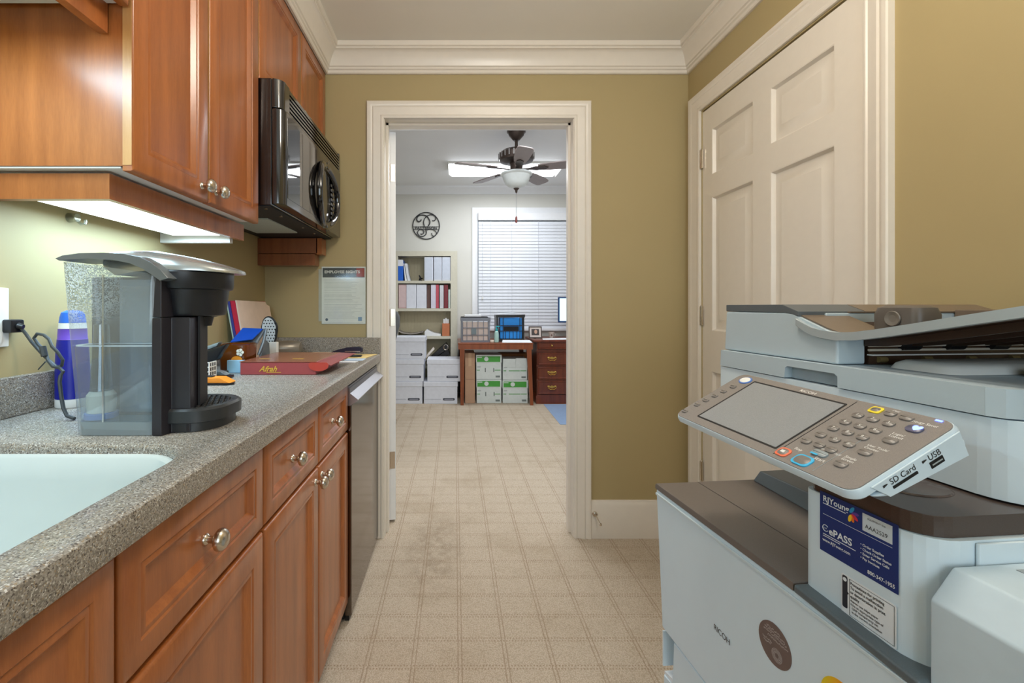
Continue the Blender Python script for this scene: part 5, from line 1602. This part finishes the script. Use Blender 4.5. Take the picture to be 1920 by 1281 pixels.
# things on the table
t = thing('file_crate', 'grey plastic lattice crate full of pale folders on the table', 'crate', (.26, 5.5, zt))
X0, X1 = at(864.5, 0, 5.36)[0], at(918.5, 0, 5.36)[0]
cgm = PM('crate_grey', (122, 126, 136), .5)
CH = zt + .288
m = MB()
MB().box(X0, 5.36, zt + .0005, X1, 5.66, zt + .02).build('crate_base', cgm, t)
m.box(X0 - .005, 5.355, CH - .04, X1 + .008, 5.375, CH)
m.box(X0 - .005, 5.645, CH - .04, X1 + .008, 5.665, CH)
m.box(X0 - .005, 5.375, CH - .04, X0 + .010, 5.645, CH).box(X1 - .007, 5.375, CH - .04, X1 + .008, 5.645, CH)
m.build('crate_frame', cgm, t)
nx = 6
for k in range(nx):
    x = X0 + (X1 - X0 - .012) * k / (nx - 1)
    w_ = .020 if k in (0, nx - 1) else .007
    xx = min(x, X1 - w_)
    MB().box(xx, 5.358, zt + .0205, xx + w_, 5.364, CH - .0405).build('crate_bar', cgm, t)
for k in range(2):
    z = zt + .08 + k * .085
    MB().box(X0 + .02, 5.3555, z, X1 - .02, 5.3578, z + .009).build('crate_bar', cgm, t)
MB().box(X0 + .12, 5.3530, zt + .092, X0 + .180, 5.3554, zt + .162).build('crate_badge', PM('badge_slate', (112, 126, 132)), t)
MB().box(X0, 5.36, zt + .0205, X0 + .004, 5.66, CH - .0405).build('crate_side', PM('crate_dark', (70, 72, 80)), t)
MB().box(X1 - .004, 5.366, zt + .0205, X1, 5.66, CH - .0405).build('crate_side', cgm, t)
for k in range(4):
    o = MB().box(X0 + .024, 5.372 + k * .065, zt + .021, X1 - .024, 5.372 + k * .065 + .045, CH - .052 - .004 * k).build('hanging_folder', PM('folder_beige', (206, 190, 182), .7))
    tag(o, ('pale beige folder at the front of the grey crate', 'pale beige folder second from the front of the grey crate', 'pale beige folder third from the front of the grey crate', 'pale beige folder at the back of the grey crate')[k], 'folder', 'folders in the grey crate')
o = MB().box(X0 + .0, 5.40, CH + .0005, X1 - .02, 5.62, CH + .012).build('clipboard', M['black_matt'])
tag(o, 'black folder lying across the grey crate', 'folder')
o = MB().box(X0 + .04, 5.40, CH + .0125, X1 - .10, 5.60, CH + .036, .003).build('paper_stack', M['paper'])
tag(o, 'white paper stack on top of the grey crate', 'papers')

t = thing('file_crate', 'black plastic crate holding a blue file tote on the table', 'crate', (.66, 5.55, zt))
X0, X1 = at(931, 0, 5.42)[0], at(983, 0, 5.42)[0]
CH = zt + .318
m = MB()
m.box(X0, 5.42, zt + .0005, X1, 5.72, zt + .035)
m.hexa([(X0 - .005, 5.41, CH - .028), (X1 + .005, 5.41, CH - .028), (X1 + .005, 5.43, CH - .028), (X0 - .005, 5.43, CH - .028), (X0 - .012, 5.41, CH), (X1 + .010, 5.41, CH + .008), (X1 + .010, 5.43, CH + .008), (X0 - .012, 5.43, CH)])
m.box(X0 - .005, 5.70, CH - .028, X1 + .005, 5.72, CH).box(X0 - .005, 5.43, CH - .028, X0 + .012, 5.70, CH).box(X1 - .012, 5.43, CH - .028, X1 + .005, 5.70, CH)
m.box(X0, 5.42, zt + .035, X0 + .018, 5.435, CH - .028).box(X1 - .022, 5.42, zt + .035, X1, 5.435, CH - .028)
m.box(X0, 5.435, zt + .035, X0 + .004, 5.72, CH - .028).box(X1 - .004, 5.435, zt + .035, X1, 5.72, CH - .028)
m.build('crate_frame', M['black'], t)
for x in (X0 + .075, X1 - .055):
    MB().box(x, 5.420, zt + .0355, x + .007, 5.424, CH - .0285).build('crate_bar', M['black'], t)
for k in range(4):
    x = X0 + .105 + k * .045
    MB().box(x, 5.420, zt + .0355, x + .006, 5.424, zt + .125).build('crate_bar', M['black'], t)
for z in (zt + .125, zt + .19):
    MB().box(X0 + .018, 5.4165, z, X1 - .022, 5.4195, z + .007).build('crate_bar', M['black'], t)
MB().box(X0 + .085, 5.4155, zt + .133, X1 - .066, 5.419, zt + .185).build('crate_handle', M['dark_void'], t)
o = MB().box(X0 + .045, 5.436, zt + .0355, X1 - .026, 5.69, CH - .035, .006).build('file_tote', PM('tote_blue', (24, 142, 232), .45))
tag(o, 'bright blue file tote inside the black crate', 'tote')
o = MB().hexa([(X0 + .02, 5.44, CH + .009), (X1 - .09, 5.44, CH + .009), (X1 - .09, 5.66, CH + .009), (X0 + .02, 5.66, CH + .009),
               (X0 + .05, 5.44, CH + .014), (X1 - .11, 5.44, CH + .030), (X1 - .11, 5.66, CH + .030), (X0 + .05, 5.66, CH + .014)]).build('paper_stack', PM('paper_cool', (226, 232, 240), .6))
tag(o, 'loose white papers on top of the black crate', 'papers')
bx, bz = at(931, 0, 5.34)[0], zt
t = thing('pump_bottle', 'clear teal-capped sanitizer bottle on the table', 'bottle', (bx, 5.34, bz))
MB().lathe([(.024, .0005), (.027, .004), (.027, .095), (.022, .125), (.011, .135)], (bx, 5.34, bz)).build('bottle', PM('bottle_pale_teal', (170, 206, 200), .2), t)
MB().lathe([(.013, .1355), (.013, .16), (.006, .163), (.005, .180)], (bx, 5.34, bz)).build('pump', PM('pump_teal', (22, 168, 184), .35), t)
MB().box(bx - .010, 5.33, bz + .1805, bx + .038, 5.35, bz + .194, .004).build('nozzle', PM('pump_teal', (22, 168, 184)), t)
px_ = at(922.5, 0, 5.33)[0]
o = MB().lathe([(.022, .0005), (.024, .003), (.024, .026), (.020, .028)], (px_, 5.33, zt)).build('candle', PM('candle_cream', (222, 210, 196), .5))
tag(o, 'small cream candle between grey crate and sanitizer bottle', 'candle')
a = at(941, 0, 5.30)[0]
o = MB().hexa([(a, 5.28, zt + .0005), (tx1 - .012, 5.28, zt + .0005), (tx1 - .02, 5.405, zt + .0005), (a + .02, 5.405, zt + .0005), (a, 5.28, zt + .006), (tx1 - .012, 5.28, zt + .004), (tx1 - .02, 5.405, zt + .022), (a + .02, 5.405, zt + .024)]).build('paper_stack', M['paper'])
tag(o, 'spread white papers on the table in front of the black crate', 'papers')

# ------------------------------------------------------------------ mahogany desk
DY = 5.36
dx0, dx1 = at(1001.5, 0, DY)[0], 2.30
dz = at(0, 637.5, DY)[1]
dk = thing('desk', 'dark mahogany desk with brass handles, right of the table', 'desk', (1.6, 5.7, 0))
MB().box(dx0 - .012, DY - .016, dz - .028, dx1, 6.0, dz, .008, 3).build('desktop', M['mahogany'], dk)
px0, px1 = dx0 + .035, dx0 + .50
MB().box(px0, DY + .02, .0, px1, 5.98, dz - .029).build('pedestal', M['mahogany'], dk)
MB().box(dx1 - .50, DY + .02, .0, dx1 - .035, 5.98, dz - .029).build('pedestal', M['mahogany'], dk)
MB().box(px1, 5.60, .30, dx1 - .50, 5.62, dz - .029).build('modesty_panel', M['mahogany'], dk)
MB().prism([(px0 - .012, 0), (px1 + .012, 0), (px1 + .012, .09), (px1 + .002, .105), (px0 - .002, .105), (px0 - .012, .09)], 'xz', DY + .004, 5.985).build('plinth', M['mahogany'], dk)
def bail(dw, x, z, y):
    m = MB()
    for s in (-1, 1):
        m.lathe([(.013, 0), (.012, -.004), (.005, -.006), (.005, -.014), (.003, -.016)], (x + s * .042, y, z), 'y', 10)
    m.tube([(x - .042, y - .013, z), (x - .046, y - .016, z - .016), (x - .024, y - .018, z - .032), (x, y - .018, z - .028), (x + .024, y - .018, z - .032), (x + .046, y - .016, z - .016), (x + .042, y - .013, z)], .0045, 6)
    m.prism([(x - .04, z + .012), (x - .015, z + .006), (x, z + .014), (x + .015, z + .006), (x + .04, z + .012), (x + .03, z - .012), (x, z - .018), (x - .03, z - .012)], 'xz', y - .0015, y - .0002)
    m.build('bail_handle', M['brass'], dw)
for k, (y0, y1) in enumerate(((641.5, 655), (661.5, 684.5), (688.5, 711), (714.5, 739.5))):
    z1, z0 = at(0, y0, DY)[1], at(0, y1, DY)[1]
    dw = MB().rects(px0 + .012, z0, px1 - .012, z1, [(0, DY + .019), (0, DY + .004), (.004, DY), (.012, DY), (.018, DY + .006), (.026, DY + .006)]).build('drawer', M['mahogany'], dk)
    xm = (px0 + px1) / 2 + .025
    xm = at(1035, 0, DY)[0]
    if k == 0:
        MB().lathe([(0, -.022), (.008, -.021), (.013, -.015), (.010, -.009), (.005, -.006), (.007, 0)], (xm, DY + .006, (z0 + z1) / 2), 'y', 12).build('drawer_knob', M['brass'], dw)
    else:
        bail(dw, xm, (z0 + z1) / 2 + .012, DY + .006)
for k in range(3):
    z = (at(0, 658.5, DY)[1], at(0, 686.5, DY)[1], at(0, 712.8, DY)[1])[k]
    MB().box(px0 - .006, DY + .006, z - .006, px1 + .006, DY + .0195, z + .006).build('moulding', M['mahogany'], dk)

t = thing('photo_frame', 'small framed portrait photograph standing on the desk', 'picture frame', (at(1005, 0, 5.6)[0], 5.62, dz))
fx0, fz1 = at(991.5, 604.5, 5.60)
fx1, fz0 = at(1016, 629, 5.60)
LEAN = Matrix.Translation((0, 5.60, dz + .001)) @ Matrix.Rotation(math.radians(-10), 4, 'X') @ Matrix.Translation((0, -5.60, -dz - .001))
fz0, fz1 = dz + .004, dz + .150
def fbox(*a):
    return MB().box(*a).xform(LEAN)
m = MB()
m.box(fx0, 5.59, fz0, fx1, 5.60, fz0 + .012).box(fx0, 5.59, fz1 - .012, fx1, 5.60, fz1).box(fx0, 5.59, fz0 + .012, fx0 + .012, 5.60, fz1 - .012).box(fx1 - .012, 5.59, fz0 + .012, fx1, 5.60, fz1 - .012)
m.xform(LEAN).build('frame', PM('frame_brown', (70, 58, 52), .4), t)
fbox(fx0 + .012, 5.594, fz0 + .012, fx1 - .012, 5.599, fz1 - .012).build('mat', PM('frame_mat', (216, 206, 200), .7), t)
fbox(fx0 + .034, 5.5930, fz0 + .036, fx1 - .034, 5.5938, fz1 - .034).build('photograph', PM('photo_dark', (62, 54, 54), .4), t)
xm, zm = (fx0 + fx1) / 2 + .006, (fz0 + fz1) / 2 + .006
MB().prism(ellipse(xm, zm, .019, .026, 18), 'xz', 5.5922, 5.5929).xform(LEAN).build('portrait_face', PM('photo_skin', (206, 168, 146), .6), t)
fbox((fx0 + fx1) / 2 - .012, 5.612, dz + .0015, (fx0 + fx1) / 2 + .012, 5.640, dz + .08).build('easel', M['black_matt'], t)
mx = at(1033.5, 0, 5.52)[0]
t = thing('mug', 'small beige printed cup on the desk', 'cup', (mx, 5.52, dz))
MB().lathe([(.022, .0005), (.024, .004), (.030, .060), (.037, .085), (.034, .085), (.027, .06), (.02, .012)], (mx, 5.52, dz)).build('cup', PM('mug_beige', (176, 160, 150), .5), t)
MB().tube([(mx + .030, 5.52, dz + .070), (mx + .050, 5.52, dz + .062), (mx + .048, 5.52, dz + .035), (mx + .026, 5.52, dz + .028)], .004, 6).build('handle', PM('mug_beige', (176, 160, 150)), t)
MB().prism(ellipse(mx - .002, dz + .045, .010, .014, 12), 'xz', 5.4895, 5.4910).build('print', PM('mug_print', (96, 70, 62)), t)
a = at(1017, 0, 5.40)[0]
o = MB().hexa([(a, 5.37, dz + .0005), (a + .42, 5.36, dz + .0005), (a + .40, 5.49, dz + .0005), (a + .02, 5.49, dz + .0005), (a, 5.37, dz + .003), (a + .42, 5.36, dz + .012), (a + .40, 5.49, dz + .016), (a + .02, 5.49, dz + .008)]).build('paper_stack', M['paper'])
tag(o, 'white papers lying on the mahogany desk', 'papers')
t = thing('monitor', 'computer monitor with lit pale blue screen on the desk', 'monitor', (1.55, 5.55, dz))
mx0, mz1 = at(1046.8, 557, 5.55)
mz0 = at(0, 605, 5.55)[1]
MB().box(mx0, 5.55, mz0, mx0 + .56, 5.585, mz1, .004).build('casing', PM('monitor_navy', (24, 62, 112), .4), t)
MB().box(mx0 + .016, 5.5482, mz0 + .020, mx0 + .544, 5.5498, mz1 - .016).build('screen', M['monitor'], t, 'glowing pale blue screen')
MB().box(mx0 + .25, 5.586, dz + .014, mx0 + .31, 5.60, mz0 + .10).build('neck', M['black'], t)
MB().prism(rrect(mx0 + .16, 5.50, mx0 + .40, 5.68, .04, 4), 'xy', dz + .0005, dz + .014).build('base', M['black'], t)

# chair mat
pA, pB = at(1019, 758, 5.34), at(1044, 795, 4.45)
o = MB().prism([(pA[0], 5.33), (at(1060, 0, 4.46)[0] - .06, 4.42), (2.3, 4.42), (2.3, 5.33)], 'xy', .0005, .005).build('chair_mat', PM('mat_blue_reflection', (150, 178, 212), .25))  # blue reflected light put into the mat colour
tag(o, 'plastic chair mat before the desk, bluish reflected light in its colour', 'mat')
